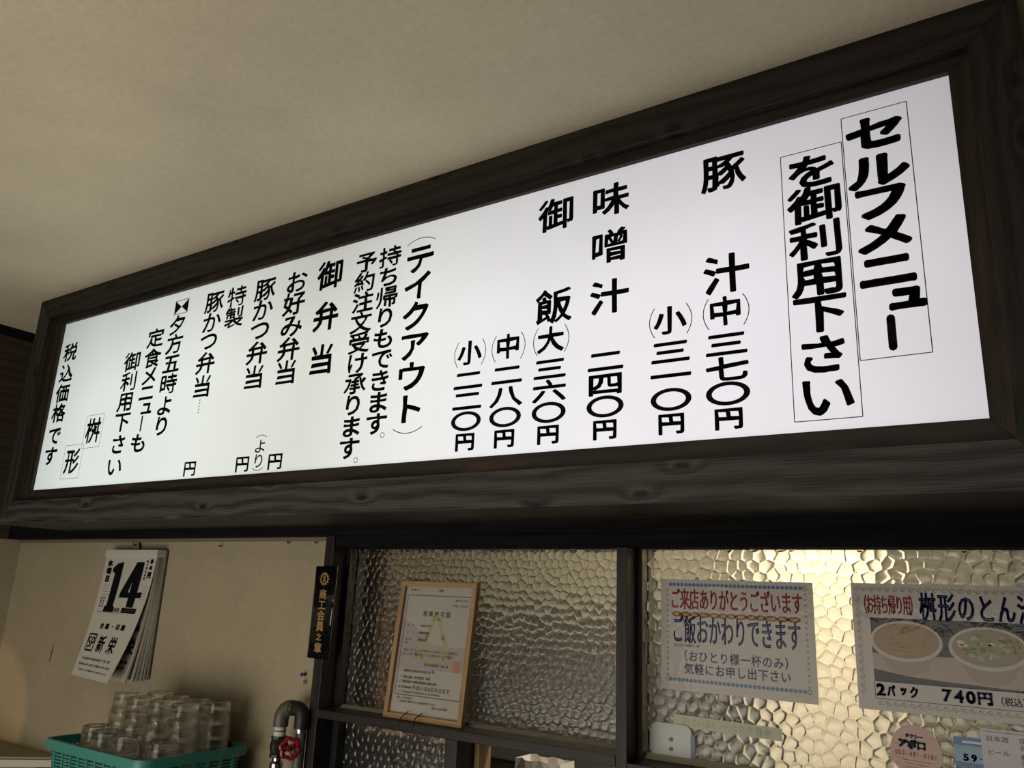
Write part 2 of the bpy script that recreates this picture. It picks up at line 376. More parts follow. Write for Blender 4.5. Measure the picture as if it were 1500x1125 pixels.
structure(MB().box(-0.7235, -0.6995, 1.485, 1.60, -1.4, 0.111), 'trim_5', M_sash_z, bevel=.0015)
structure(MB().box(-1.525, 1.20, 1.490, 1.60, 0.111, 0.140), 'trim_6', M_lin, bevel=.0015)
structure(MB().prism([(1.485, -.298), (1.485, -.2785), (1.60, -.2765), (1.60, -.298)], 'X', -1.525, -0.7235).add([], []), 'trim_7', M_sash, bevel=.001)
structure(MB().prism([(1.485, -.312), (1.485, -.2885), (1.60, -.2855), (1.60, -.312)], 'X', -0.6995, 1.20).add([], []), 'trim_8', M_sash, bevel=.001)
structure(MB().box(-1.132, -1.099, 1.487, 1.60, -1.4, -0.298), 'trim_9', M_sash_z, bevel=.001)
structure(MB().box(-1.107, -1.087, 1.553, 1.60, -1.4, -0.298), 'trim_10', M_oak, bevel=.001)
structure(MB().box(-1.525, -1.512, 1.535, 1.60, -0.2775, 0.111), 'trim_11', M_black)
structure(MB().box(-0.6995, -0.690, 1.535, 1.60, -0.286, 0.111), 'trim_12', M_black)
structure(MB().box(-1.525, -1.505, 1.540, 1.60, -1.4, -0.298), 'trim_13', M_black)

def pebbled(name, x0, x1, z0, z1, cell, mat, seed, step=0.0022, depth=0.0030):
    """hammered glass: a slab with a packed field of domed cells on its face"""
    import numpy as np
    rng = np.random.default_rng(seed)
    pts = []
    nx = int((x1 - x0) / cell) + 4; nz = int((z1 - z0) / (cell * 0.87)) + 4
    for j in range(nz):
        for i in range(nx):
            pts.append((x0 + (i - 1 + (j % 2) * .5) * cell + rng.normal(0, cell * .17), z0 + (j - 1) * cell * .87 + rng.normal(0, cell * .17)))
    pts = np.array(pts)
    gx = np.arange(x0, x1 + 1e-9, (x1 - x0) / max(2, round((x1 - x0) / step))); gz = np.arange(z0, z1 + 1e-9, (z1 - z0) / max(2, round((z1 - z0) / step)))
    H = np.zeros((len(gz), len(gx)))
    for r, zz in enumerate(gz):
        near = pts[np.abs(pts[:, 1] - zz) < cell * 1.8]
        d = np.sqrt((gx[:, None] - near[None, :, 0]) ** 2 + (zz - near[None, :, 1]) ** 2)
        idx = np.argpartition(d, 1, axis=1)[:, :2]; dd = np.take_along_axis(d, idx, 1); dd.sort(axis=1)
        e = (dd[:, 1] - dd[:, 0]) / cell                        # 0 on a joint, ~1 in a cell's middle
        H[r] = np.clip(e / 0.20, 0, 1) ** 0.7 * 0.62 + 0.38 * (1 - (dd[:, 0] / (cell * .62)) ** 2)
    n, m = len(gx), len(gz)
    X, Z = np.meshgrid(gx, gz)
    V = np.stack([X.ravel(), (YG + depth * (1 - H)).ravel(), Z.ravel() + EYE], 1)
    V = np.vstack([V, [(x0, YG + .009, z0 + EYE), (x1, YG + .009, z0 + EYE), (x1, YG + .009, z1 + EYE), (x0, YG + .009, z1 + EYE)]])
    c_, r_ = np.meshgrid(np.arange(n - 1), np.arange(m - 1)); a = (r_ * n + c_).ravel()
    quads = np.stack([a, a + 1, a + n + 1, a + n], 1); b = n * m
    big = [(b, b + 3, b + 2, b + 1), tuple([b, b + 1] + list(range(n - 1, -1, -1))), tuple([b + 2, b + 3] + [(m - 1) * n + c for c in range(n)]),
           tuple([b + 3, b] + [r * n for r in range(m)]), tuple([b + 1, b + 2] + [r * n + n - 1 for r in range(m - 1, -1, -1)])]
    me = bpy.data.meshes.new(name); loops = np.concatenate([quads.ravel()] + [np.array(f) for f in big])
    tot = np.array([4] * len(quads) + [len(f) for f in big]); st = np.concatenate([[0], np.cumsum(tot)[:-1]])
    me.vertices.add(len(V)); me.vertices.foreach_set('co', V.ravel()); me.loops.add(len(loops)); me.loops.foreach_set('vertex_index', loops)
    me.polygons.add(len(tot)); me.polygons.foreach_set('loop_start', st); me.polygons.foreach_set('loop_total', tot)
    me.polygons.foreach_set('use_smooth', [True] * len(quads) + [False] * len(big)); me.update(calc_edges=True); me.validate()
    me.materials.append(mat); o = bpy.data.objects.new(name, me); C.objects.link(o); o['kind'] = 'structure'
    return o
M_peb = glass('hammered_glass', 0.17, (0.90, 0.89, 0.83))
pebbled('window_1', -1.512, -0.7235, -0.2775, 0.111, 0.0195, M_peb, 1, step=.0014)
pebbled('window_2', -0.690, 0.62, -0.286, 0.111, 0.0235, M_peb, 2, step=0.0018)
pebbled('window_3', -1.505, -1.132, -0.80, -0.298, 0.022, M_peb, 3, step=0.0020)
# old putty along the foot of the panes
M_putty = plain('dusty_putty', (0.36, 0.33, 0.25), 0.9, bump=1.0, bscale=60, var=0.3)
structure(MB().prism([(1.545, -.2775), (1.5615, -.2775), (1.5615, -.271), (1.556, -.271)], 'X', -1.512, -.7235), 'trim_14', M_putty)
structure(MB().prism([(1.545, -.2865), (1.5615, -.2865), (1.5615, -.276), (1.557, -.276)], 'X', -.690, 1.2), 'trim_15', M_putty)

# kitchen beyond the glass
structure(MB().box(XL - .1, 2.6, 1.61, 4.0, ZC, ZC + .1), 'ceiling', plain('kitchen_ceiling_paint', (0.45, 0.42, 0.34), 0.9))
structure(MB().box(XL - .1, 2.6, 3.2, 3.3, -EYE, ZC), 'wall_kitchen', plain('kitchen_wall_tile', (0.42, 0.38, 0.28), 0.35, var=0.1))
structure(MB().box(XL - .1, XL, 1.61, 3.2, -EYE, ZC), 'wall_kitchen_left', M_wall)
structure(MB().box(2.5, 2.6, 1.61, 3.2, -EYE, ZC), 'wall_kitchen_right', M_wall)
structure(MB().box(-0.66, -0.36, 2.25, 2.40, -EYE, ZC), 'wall_pillar', plain('pillar_paint', (0.82, 0.74, 0.57), 0.8))
#KITCHEN
k = thing('kitchen_cabinet', 'dark kitchen cupboard seen blurred through the left pebbled window', 'cabinet', (-1.6, 2.55, -EYE))
MB().box(-2.35, -0.85, 2.3, 2.8, -EYE, -0.02).build('body', plain('brown_cupboard', (0.05, 0.045, 0.038), 0.4), k, bevel=.004)
MB().box(-2.33, -1.62, 2.28, 2.30, -1.5, -0.05).build('door', plain('brown_door', (0.055, 0.05, 0.042), 0.35), k, bevel=.003)
MB().box(-1.60, -0.87, 2.28, 2.30, -1.5, -0.05).build('door', plain('brown_door', (0.055, 0.05, 0.042), 0.35), k, bevel=.003)
f = thing('refrigerator', 'grey steel refrigerator seen blurred through the right pebbled window', 'refrigerator', (0.25, 2.5, -EYE))
MB().box(-0.10, 0.75, 2.2, 2.9, -EYE, 0.25).build('body', M_steel, f, bevel=.01)
MB().box(-0.08, 0.32, 2.17, 2.2, -0.55, 0.22).build('door', M_steel, f, bevel=.006)
MB().box(0.34, 0.73, 2.17, 2.2, -0.55, 0.22).build('door', M_steel, f, bevel=.006)
MB().tube([(0.29, 2.15, -.35), (0.29, 2.15, .0)], .009).build('handle', M_steel, f, smooth=True)
tag(MB().box(-1.62, -1.50, 1.66, 1.70, -1.2, 0.6).build('kitchen_stile', wood('brown_stile', (0.06, 0.035, 0.022), (0.12, 0.07, 0.045), 'Z', knots=False), origin=(-1.56, 1.68, -1.2)),
    'brown wooden upright standing behind the left edge of the pebbled window', 'upright')
s_ = thing('sliding_screen', 'brown framed screen behind the low pebbled pane under the sill', 'screen', (-1.33, 1.64, -1.4))
Mb = wood('brown_rail', (0.15, 0.095, 0.055), (0.24, 0.16, 0.10), 'X', knots=False)
MB().box(-1.54, -1.13, 1.62, 1.645, -.355, -.33).build('rail', Mb, s_); MB().box(-1.415, -1.395, 1.62, 1.645, -1.4, -.355).build('stile', Mb, s_)
MB().box(-1.54, -1.515, 1.62, 1.645, -1.4, -.355).build('stile', Mb, s_)
MB().box(-1.515, -1.13, 1.645, 1.652, -1.4, -.355).build('board', plain('slate_board', (0.10, 0.125, 0.13), 0.5), s_)
# serving hatch: steel counter front and a white paper bag
h_ = thing('steel_hood', 'grey steel duct panel seen through the open hatch under the sill', 'duct', (-1.0, 2.2, -1.0))
MB().box(-1.50, -0.66, 2.1, 2.16, -1.0, -.40).build('panel', plain('hatch_grey', (0.16, 0.16, 0.15), 0.5), h_, bevel=.002)
MB().box(-1.50, -0.66, 2.09, 2.1, -.455, -.448).build('seam', M_black, h_)
pb = MB(); n = 9
for j in range(6):
    for i in range(n):
        x = -1.150 + .131 * i / (n - 1); z = -.70 + .322 * j / 5 + (.0025 * math.sin(i * 1.7) if j == 5 else 0)
        pb.v.append((x, 1.80 + .006 * math.sin(i * 2.1 + j * 1.3), z))
for j in range(5):
    for i in range(n - 1):
        a = j * n + i; pb.f.append((a, a + 1, a + n + 1, a + n)); pb.mi.append(0)
b0 = len(pb.v)
pb.v += [(x, y + .07, z) for x, y, z in pb.v[:b0]]
pb.f += [tuple(i + b0 for i in f_)[::-1] for f_ in pb.f[:]]; pb.mi = [0] * len(pb.f)
rim = [j * n for j in range(6)]; rim2 = [j * n + n - 1 for j in range(6)]
for e in (rim, rim2): pb.f += [(a, b_, b_ + b0, a + b0) for a, b_ in zip(e, e[1:])]
pb.mi = [0] * len(pb.f)
tag(pb.build('paper_bag', plain('bag_paper', (0.85, 0.82, 0.76), 0.8, bump=.4, bscale=40), origin=(-1.08, 1.83, -.7)), 'white crumpled paper bag showing in the open hatch under the sill', 'bag')

# ------------------------------------------------------------------ the illuminated menu sign
SX0, SX1, SZ0, SZ1 = -2.813, 0.058, 0.165, 0.9285
IX0, IX1, IZ0, IZ1 = -2.741, -0.013, 0.2365, 0.856
YF, YI, YP = 1.247, 1.267, 1.278
sign = thing('menu_sign', 'long backlit white menu sign in a dark stained wooden frame under the ceiling', 'sign', ((SX0 + SX1) / 2, 1.36, SZ0))
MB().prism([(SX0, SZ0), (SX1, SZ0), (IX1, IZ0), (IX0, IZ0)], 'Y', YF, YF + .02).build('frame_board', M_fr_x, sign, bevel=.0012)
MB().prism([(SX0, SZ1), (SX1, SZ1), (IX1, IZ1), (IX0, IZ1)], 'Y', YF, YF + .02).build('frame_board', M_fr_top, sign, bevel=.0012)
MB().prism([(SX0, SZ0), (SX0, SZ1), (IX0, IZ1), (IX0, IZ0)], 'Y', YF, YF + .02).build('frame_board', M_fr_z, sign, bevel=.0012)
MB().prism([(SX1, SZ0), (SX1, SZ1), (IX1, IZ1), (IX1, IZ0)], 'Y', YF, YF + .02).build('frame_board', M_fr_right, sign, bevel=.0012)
# second layer of boards, stepped back
JX0, JX1, JZ0, JZ1 = -2.676, -0.043, 0.2715, 0.8345
MB().prism([(IX0 - .02, IZ0 - .02), (IX1 + .02, IZ0 - .02), (JX1, JZ0), (JX0, JZ0)], 'Y', YI, YI + .010).build('inner_board', M_in_x, sign, bevel=.0008)
MB().prism([(IX0 - .02, IZ1 + .02), (IX1 + .02, IZ1 + .02), (JX1, JZ1), (JX0, JZ1)], 'Y', YI, YI + .014).build('inner_board', M_in_x, sign, bevel=.0008)
MB().prism([(IX0 - .02, IZ0 - .02), (IX0 - .02, IZ1 + .02), (JX0, JZ1), (JX0, JZ0)], 'Y', YI, YI + .010).build('inner_board', M_in_z, sign, bevel=.0008)
MB().prism([(IX1 + .02, IZ0 - .02), (IX1 + .02, IZ1 + .02), (JX1, JZ1), (JX1, JZ0)], 'Y', YI, YI + .010).build('inner_board', M_in_z, sign, bevel=.0008)
# box behind: underside, left cheek, right cheek, top and back
MB().box(SX0 + .004, SX1 - .004, YF + .02, 1.483, SZ0, SZ0 + .018).build('bottom_board', wood('underside_wood', (0.014, 0.011, 0.009), (0.038, 0.031, 0.024), 'X', knots=False), sign)
MB().box(SX0 + .004, SX0 + .022, YF + .02, 1.538, SZ0 + .018, SZ1).build('side_board', M_fr_z, sign)
MB().box(SX1 - .022, SX1 - .004, YF + .02, 1.538, SZ0 + .018, SZ1).build('side_board', M_fr_z, sign)
pan = MB().box(JX0 - .02, JX1 + .02, YP, YP + .004, JZ0 - .02, JZ1 + .015).build('light_panel', M_panel, sign, label='glowing white acrylic menu panel')
YT = YP - .0004
def on_panel(u, v): return (u, YT, v)
R1, R2 = 0.0017, 0.0024
def column(fn, label=None, mat=M_ink):
    k = Ink(); fn(k); o = k.build('lettering', mat, pan, on_panel)
    if label: o['label'] = label
    return o
def chars(k, x, items, W, H, r=R1, off=-0.012):
    for c, z in items: k.char(c, x, z, W, H, r, off)
def c1(k):
    for c, x, z in (('セ', -.156, .7675), ('ル', -.158, .6975), ('フ', -.158, .6415), ('メ', -.156, .5835), ('ニ', -.156, .5215)):
        k.char(c, x, z, .100, .069, .0040, -.018)
    k.char('ュ', -.132, .4715, .054, .036, .0046, -.018, fit=True)
    k.line([(-.158, .4425), (-.158, .3955)], .0062)
    k.line([(-.207, .809), (-.1065, .809), (-.1055, .380), (-.206, .380)], .0007, closed=True, round_=False)
column(c1, 'boxed heading of the menu, first line')
def c2(k):
    for c, x, z in (('を', -.259, .7245), ('御', -.258, .6620), ('利', -.260, .5960), ('用', -.260, .5310), ('下', -.261, .4670), ('さ', -.261, .3975), ('い', -.259, .3285)):
        k.char(c, x, z, .092, .070 if c != 'い' else .080, .0025, -.014)
    k.line([(-.310, .766), (-.2095, .766), (-.2085, .291), (-.310, .291)], .0007, closed=True, round_=False)
column(c2, 'boxed heading of the menu, second line')
def arcs(k, x, z):
    for s in (-1, 1):
        a = [(x + s * (.0405 - .010 * (t / 5) ** 2), z + .0285 * t / 5) for t in range(-5, 6)]
        k.line(a, .0008, round_=False)
def price(k, x, digits, size=None, top=.437):
    z = top
    if size:
        arcs(k, x + .001, .4965); k.char(size, x, .4975, .066, .057, R1, -.012)
    for i, d in enumerate(digits):
        z = (.437, .3925, .350)[i]
        if d == 'O': k.ring((x, z), .0382, .0208, .0105, .0066)
        else: k.char(d, x, z, .082, .047, .0019, -.012)
    k.char('円', x, .3065, .056, .040, .0017, -.012)
def c3(k): chars(k, -.413, (('豚', .7665), ('汁', .5663)), .088, .078, .0021); price(k, -.417, '三七O', '中')
column(c3)
def c4(k): price(k, -.519, '三一O', '小')
column(c4)
def c5(k): chars(k, -.641, (('味', .7695), ('噌', .6700), ('汁', .5645)), .088, .074, .0020); price(k, -.648, '二四O')
column(c5)
def c6(k): chars(k, -.764, (('御', .7685), ('飯', .5667)), .088, .078, .0020); price(k, -.769, '三六O', '大')
column(c6)
def c7(k): price(k, -.870, '二八O', '中')
column(c7)
def c8(k): price(k, -.967, '二二O', '小')
column(c8)
def harc(k, x, z, s, w=.042, d=.012): k.line([(x + w * t / 5, z + s * (d * (1 - (t / 5) ** 2))) for t in range(-5, 6)], .0009, round_=False)
def c9(k):
    harc(k, -1.125, .787, 1); harc(k, -1.125, .349, -1)
    chars(k, -1.125, (('テ', .7455), ('イ', .6785), ('ク', .6065), ('ア', .5345), ('ウ', .4640), ('ト', .3905)), .096, .076, .0024, -.015)
column(c9)
def c10(k):
    chars(k, -1.218, (('持', .7713), ('ち', .7200), ('帰', .6685), ('り', .6180), ('も', .5665), ('で', .5165), ('き', .4660), ('ま', .4150), ('す', .3650)), .074, .056, .0015, -.012)
    k.ring((-1.196, .3385), .0068, .0062, .0014, .0014, 16)
column(c10)
def c11(k):
    chars(k, -1.295, (('予', .7727), ('約', .7210), ('注', .6690), ('文', .6180), ('受', .5670), ('け', .5170), ('承', .4670), ('り', .4160), ('ま', .3650), ('す', .3145)), .074, .056, .0015, -.012)
    k.ring((-1.270, .2868), .0068, .0062, .0014, .0014, 16)
column(c11)
def c12(k): chars(k, -1.417, (('御', .7640), ('弁', .6535), ('当', .5415)), .092, .082, .0024)
column(c12)
def bento(k, x, items, H=.068, W=.088):
    chars(k, x, items, W, H, .0016); k.char('円', x - .001, .3000, .060, .044, .0012, -.012)
column(lambda k: bento(k, -1.540, (('お', .7685), ('好', .7090), ('み', .6480), ('弁', .5860), ('当', .5240))))
column(lambda k: bento(k, -1.662, (('豚', .7708), ('か', .7125), ('つ', .6560), ('弁', .5925), ('当', .5260))))
def c14b(k):
    harc(k, -1.602, .364, 1, .020, .006); harc(k, -1.602, .287, -1, .020, .006)
    k.char('よ', -1.602, .3415, .048, .038, .0004); k.char('り', -1.602, .3045, .048, .040, .0004)
column(c14b)
column(lambda k: chars(k, -1.778, (('特', .7715), ('製', .7105)), .086, .064, .0013))
def c16(k):
    bento(k, -1.876, (('豚', .7728), ('か', .7120), ('つ', .6575), ('弁', .5925), ('当', .5255)))
    for i in range(5): k.disk((-1.876, .488 - .0085 * i), .0022)
column(c16)
def c17(k):
    chars(k, -2.036, (('夕', .7290), ('方', .6715), ('五', .6120), ('時', .5515), ('よ', .4880), ('り', .4290)), .086, .064, .0017)
    x, z, a, b = -2.030, .7860, .031, .021
    k.add([(x - a, z + b), (x - a, z - b), (x, z)], [(0, 1, 2)]); k.add([(x + a, z - b), (x + a, z + b), (x, z)], [(0, 1, 2)])
    k.line([(x - a, z + b), (x + a, z + b), (x + a, z - b), (x - a, z - b)], .0009, closed=True)
column(c17)
def c18(k):
    chars(k, -2.136, (('定', .7045), ('食', .6415), ('メ', .5870), ('ニ', .5365), ('も', .3870)), .088, .063, .0017)
    k.char('ュ', -2.124, .4890, .052, .034, .0019, -.012, fit=True); k.line([(-2.137, .466), (-2.137, .425)], .0036)
column(c18)
column(lambda k: chars(k, -2.239, (('御', .6450), ('利', .5825), ('用', .5205), ('下', .4575), ('さ', .3905), ('い', .3245)), .088, .064, .0017))
def c20(k): k.char('桝', -2.389, .4435, .084, .084, .0018, -.012); k.char('形', -2.479, .3545, .084, .084, .0018, -.012)
column(c20, 'shop name in two thin ruled boxes')
def c20b(k):
    k.line([(-2.438, .4945), (-2.341, .4945), (-2.341, .392), (-2.438, .392)], .0006, closed=True, round_=False)
    k.line([(-2.530, .407), (-2.427, .407), (-2.427, .302), (-2.530, .302)], .0006, closed=True, round_=False)
column(c20b, None, M_line)
column(lambda k: chars(k, -2.615, (('税', .7265), ('込', .6545), ('価', .5865), ('格', .5200), ('で', .4450), ('す', .3790)), .086, .066, .0020))

# ------------------------------------------------------------------ flat prints on a vertical plane
def plane_surf(cx, cz, y, rot=0.0):
    c, s = math.cos(rot), math.sin(rot)
    return lambda u, v: (cx + u * c - v * s, y, cz + u * s + v * c)
def rect(k, x0, x1, z0, z1, nx=1):
    xs = [x0 + (x1 - x0) * i / nx for i in range(nx + 1)]
    k.add([(x, z0) for x in xs] + [(x, z1) for x in xs], [(i, i + 1, i + nx + 2, i + nx + 1) for i in range(nx)])
def sheet(name, w, h, surf_y, cx, cz, rot, mat, label, cat, th=.0006):
    """thin rectangular sheet as a top-level thing"""
    mb = MB(); f0 = plane_surf(cx, cz, surf_y, rot); f1 = plane_surf(cx, cz, surf_y + th, rot)
    P = [(-w / 2, -h / 2), (w / 2, -h / 2), (w / 2, h / 2), (-w / 2, h / 2)]
    mb.add([f0(*p) for p in P] + [f1(*p) for p in P], [(0, 1, 2, 3), (7, 6, 5, 4), (0, 4, 5, 1), (1, 5, 6, 2), (2, 6, 7, 3), (3, 7, 4, 0)])
    o = mb.build(name, mat, origin=(cx, surf_y, cz - h / 2)); return tag(o, label, cat)

F_paper = film('laminated_paper', (0.47, 0.44, 0.42)); F_clear = film('clear_film_edge', (0.50, 0.49, 0.47))
F_red = film('red_print', (0.38, 0.045, 0.035)); F_navy = film('navy_print', (0.035, 0.05, 0.17)); F_blue = film('steel_blue_print', (0.07, 0.16, 0.27))
F_gold = film('gold_print', (0.42, 0.24, 0.05)); F_brown = film('brown_print', (0.17, 0.06, 0.015)); F_olive = film('olive_print', (0.21, 0.23, 0.12)); F_dark = film('dark_print', (0.02, 0.022, 0.03))
# poster 1
cx, cz = -.511, -.053; pw, ph = .297, .210; py = YG - .0015; rot = -.004
p1 = sheet('notice_poster', pw, ph, py, cx, cz, rot, F_paper, 'laminated landscape notice with red and navy lettering and blue dotted border', 'poster')
s1 = plane_surf(cx, cz, py - .0003, rot); s1b = plane_surf(cx, cz, py - .0005, rot)
k = Ink()
for i in range(33):
    u = -.128 + .0082 * i
    if i < 32: k.disk((u, .0945), .0036, 10); k.disk((u, -.0855), .0036, 10)
k.build('dot_border', F_blue, p1, s1)
k = Ink()
for sx in (-1, 1):
    for i in range(17):
        u, v = sx * .1345, .084 - .0101 * i
        pts = [(u + (.0032 if j % 2 == 0 else .0014) * math.sin(PI * j / 5), v + (.0032 if j % 2 == 0 else .0014) * math.cos(PI * j / 5)) for j in range(10)]
        k.add([(u, v)] + pts, [(0, j % 10 + 1, (j + 1) % 10 + 1) for j in range(10)])
for u, v in ((.1345, .0945), (.1345, -.0855), (-.1345, -.0855)): k.ring((u, v), .0045, .0045, .002, .002, 14)
k.build('star_border', F_olive, p1, s1)
k = Ink(); t = 'ご来店ありがとうございます'
for i, c in enumerate(t): k.char(c, -.118 + .0198 * i, .066, .0205, .042, .0006)
k.build('lettering', F_red, p1, s1, label='red line of lettering')
k = Ink(); t = 'ご飯おかわりできます'
for i, c in enumerate(t): k.char(c, -.113 + .0250 * i, .0085, .0250, .057, .0007)
t = '（おひとり様一杯のみ）'
for i, c in enumerate(t): k.char(c, -.103 + .0205 * i, -.0405, .0195, .0215, .0003)
t = '気軽にお申し出下さい'
for i, c in enumerate(t): k.char(c, -.091 + .0205 * i, -.0640, .0195, .0215, .0003)
k.build('lettering', F_navy, p1, s1, label='navy lines of lettering')
k = Ink(); t = '（ライス少々お代わり一杯）'
for i, c in enumerate(t): k.char(c, -.122 + .0045 * i, -.0215, .0048, .0065, .0001)
k.build('lettering', F_blue, p1, s1, label='tiny blue line of lettering')
k = Ink(); k2 = Ink(); random.seed(3)
u = -.122
while u < .118:
    l = random.uniform(.009, .013)
    k.disk((u + l * .7, .0375), l, 14, .0052); k2.disk((u + l * .7, .0375), l * .55, 12, .0026); u += l * 1.75
k.build('chain_ornament', F_brown, p1, s1); k2.build('chain_ornament', F_gold, p1, s1b)

# poster 2
pw, ph = .330, .210; cx, cz = -.296 + pw / 2, -.052; py = YG - .0015; rot = .0
p2 = sheet('soup_poster', pw, ph, py, cx, cz, rot, F_paper, 'laminated poster with photo of two soup bowls, at the right edge of the picture', 'poster')
s1 = plane_surf(cx, cz, py - .0003); s2 = plane_surf(cx, cz, py - .0005); s3 = plane_surf(cx, cz, py - .0007); s4 = plane_surf(cx, cz, py - .0009); s5 = plane_surf(cx, cz, py - .0011)
k = Ink()
def curl(k, u, v, hz=True, s=1):
    P = []
    for i in range(15):
        a = i / 14 * 1.55 * 2 * PI * .85; r = .0042 * (1 - i / 17)
        P.append((r * math.cos(a + .6), r * math.sin(a + .6) * s))
    P = [(.0115, -.0035 * s), (.0085, -.001 * s), (.006, .0022 * s)] + P[0:]
    k.line([(u + a, v + b) if hz else (u + b, v + a) for a, b in P], .00045, round_=False)
for i in range(25):
    curl(k, -.155 + .0125 * i, .0945); curl(k, -.130 + .0125 * i, -.0925, s=-1)
for i in range(13): curl(k, -.156, .076 - .0128 * i, False); curl(k, .156, .076 - .0128 * i, False)
k.build('scroll_border', F_olive, p2, s1)
k = Ink(); t = '（お持ち帰り用）'
for i, c in enumerate(t): k.char(c, -.1475 + .0118 * i, .0685, .0150 if c in '（）' else .0128, .0345, .0005)
k.build('lettering', F_red, p2, s1, label='red line of lettering')
k = Ink(); t = '桝形のとん汁'
for i, c in enumerate(t): k.char(c, -.0445 + .0285 * i, .0675, .0265, .0475, .0011)
for i, (c, u) in enumerate((('2', -.128), ('パ', -.112), ('ッ', -.093), ('ク', -.077), ('7', -.028), ('4', -.011), ('0', .006), ('円', .026))):
    if c in '2740': k.char(c, u, -.0715, .0150, .0205, .0015, fit=True)
    elif c == '円': k.char(c, u, -.0715, .022, .0205, .0015, fit=True)
    else: k.char(c, u, -.0715, .0135 if c != 'ッ' else .010, .0185 if c != 'ッ' else .013, .0011, fit=True)
for i, c in enumerate('（税込）'): k.char(c, .046 + .0125 * i, -.0735, .0125, .0135, .0003)
k.build('lettering', F_navy, p2, s2, label='navy lettering and price')
k = Ink(); rect(k, -.137, .137, -.058, .047); k.build('photo_print', F_dark, p2, s1, label='dark printed photo background')
k = Ink(); k.line([(-.137, -.058), (.137, -.058), (.137, -.086), (-.137, -.086)], .0005, closed=True, round_=False); k.build('price_box', F_navy, p2, s1)
k = Ink()
k.add([(-.137, -.038), (-.08, -.047), (-.02, -.051), (.137, -.058), (.137, -.012), (-.137, -.012)], [(0, 1, 2, 3, 4, 5)])
k.build('photo_print', film('tray_print', (0.36, 0.29, 0.26)), p2, s2, label='printed pale tray in the photo')
for bx, bz, br, top, soup in ((-.0830, .0095, .0560, (0.42, 0.36, 0.30), (0.27, 0.185, 0.10)), (.0380, .0050, .0570, (0.38, 0.40, 0.38), (0.24, 0.21, 0.13))):
    k = Ink(); n = 32                                     # bowl side
    up = [(bx + br * math.cos(a), bz + br * .60 * math.sin(a)) for a in [PI + PI * i / 16 for i in range(17)]]
    lo_ = [(bx + br * .62 * math.cos(a), bz - br * .62 + br * .36 * math.sin(a)) for a in [2 * PI - PI * i / 16 for i in range(17)]]
    k.add(up + lo_, [tuple(range(34))]); k.build('photo_print', film('bowl_side_print', (0.30, 0.24, 0.21)), p2, s3, label='printed bowl side in the photo')
    k = Ink(); k.disk((bx, bz), br, 36, br * .60); k.build('photo_print', film('bowl_rim_print', (0.46, 0.41, 0.36)), p2, s4, label='printed bowl rim in the photo')
    k = Ink(); k.disk((bx, bz + .001), br * .91, 36, br * .51); o = k.build('photo_print', film('soup_print_%d' % int(bx * -1000), soup), p2, s5, label='printed soup in the photo')
s6 = plane_surf(cx, cz, py - .0013)
random.seed(5)
for cc, nm, cnt in (((0.30, 0.33, 0.30), 'pale_bit_print', 9), ((0.16, 0.17, 0.03), 'green_bit_print', 12), ((0.30, 0.19, 0.06), 'amber_bit_print', 7), ((0.55, 0.50, 0.42), 'bright_bit_print', 5), ((0.07, 0.10, 0.10), 'dark_bit_print', 5)):
    k = Ink()
    for i in range(cnt):
        a = random.uniform(0, 2 * PI); r = random.uniform(.0, .85) ** .6
        u, v = .038 + .046 * r * math.cos(a), .006 + .024 * r * math.sin(a); w_ = random.uniform(.003, .008)
        n = 9; P = [(u + w_ * random.uniform(.5, 1.1) * math.cos(2 * PI * j / n), v + w_ * .6 * random.uniform(.4, 1.2) * math.sin(2 * PI * j / n)) for j in range(n)]
        k.add([(u, v)] + P, [(0, j + 1, (j + 1) % n + 1) for j in range(n)])
    k.build('photo_print', film(nm, cc), p2, lambda u, v, q=cnt: (cx + u, py - .0013 - .00005 * q, cz + v), label='printed soup garnish in the photo')
k = Ink(); k.line([(-.083 + .032 * math.cos(a), .002 + .012 * math.sin(a)) for a in [PI * 1.25 + PI * .6 * i / 8 for i in range(9)]], .0006); k.build('photo_print', film('glint_print', (0.42, 0.33, 0.22)), p2, s6, label='printed glint on the soup')

# round pink sticker
cx, cz = -.213, -.216
c_ = MB(); n = 40
c_.add([(cx + .0385 * math.cos(2 * PI * i / n), YG - .0015, cz + .0415 * math.sin(2 * PI * i / n)) for i in range(n)] + [(cx + .0385 * math.cos(2 * PI * i / n), YG - .0009, cz + .0415 * math.sin(2 * PI * i / n)) for i in range(n)],
       [tuple(range(n)), tuple(range(2 * n - 1, n - 1, -1))] + [(i, i + n, (i + 1) % n + n, (i + 1) % n) for i in range(n)])
st = tag(c_.build('round_sticker', film('pink_sticker', (0.50, 0.33, 0.30)), origin=(cx, YG, cz - .04)), 'round pink sticker with bold black katakana on the right window', 'sticker')
s1 = plane_surf(cx, cz, YG - .0018, -.05); s2 = plane_surf(cx, cz, YG - .0020, -.05)
k = Ink()
for i, c in enumerate('アポロ'): k.char(c, -.0195 + .0140 * i, .0105, .0140, .0140, .0018)
k.build('lettering', film('pale_outline_print', (0.60, 0.58, 0.60)), st, s1)
k = Ink()
for i, c in enumerate('アポロ'): k.char(c, -.0195 + .0140 * i, .0105, .0140, .0140, .0006)
k.build('lettering', F_dark, st, s2, label='bold black lettering')
k = Ink()
for i, c in enumerate('タクシー'): k.char(c, -.0125 + .0068 * i, .0235, .0068, .0068, .0006)
k.build('lettering', film('violet_print', (0.10, 0.14, 0.35)), st, s1)
k = Ink(); k.text('052-431-5101', -.0315, -.0040, .0088, .0100, gap=.0088, r=.0003); k.build('lettering', film('rose_print', (0.55, 0.16, 0.14)), st, s1)
k = Ink()
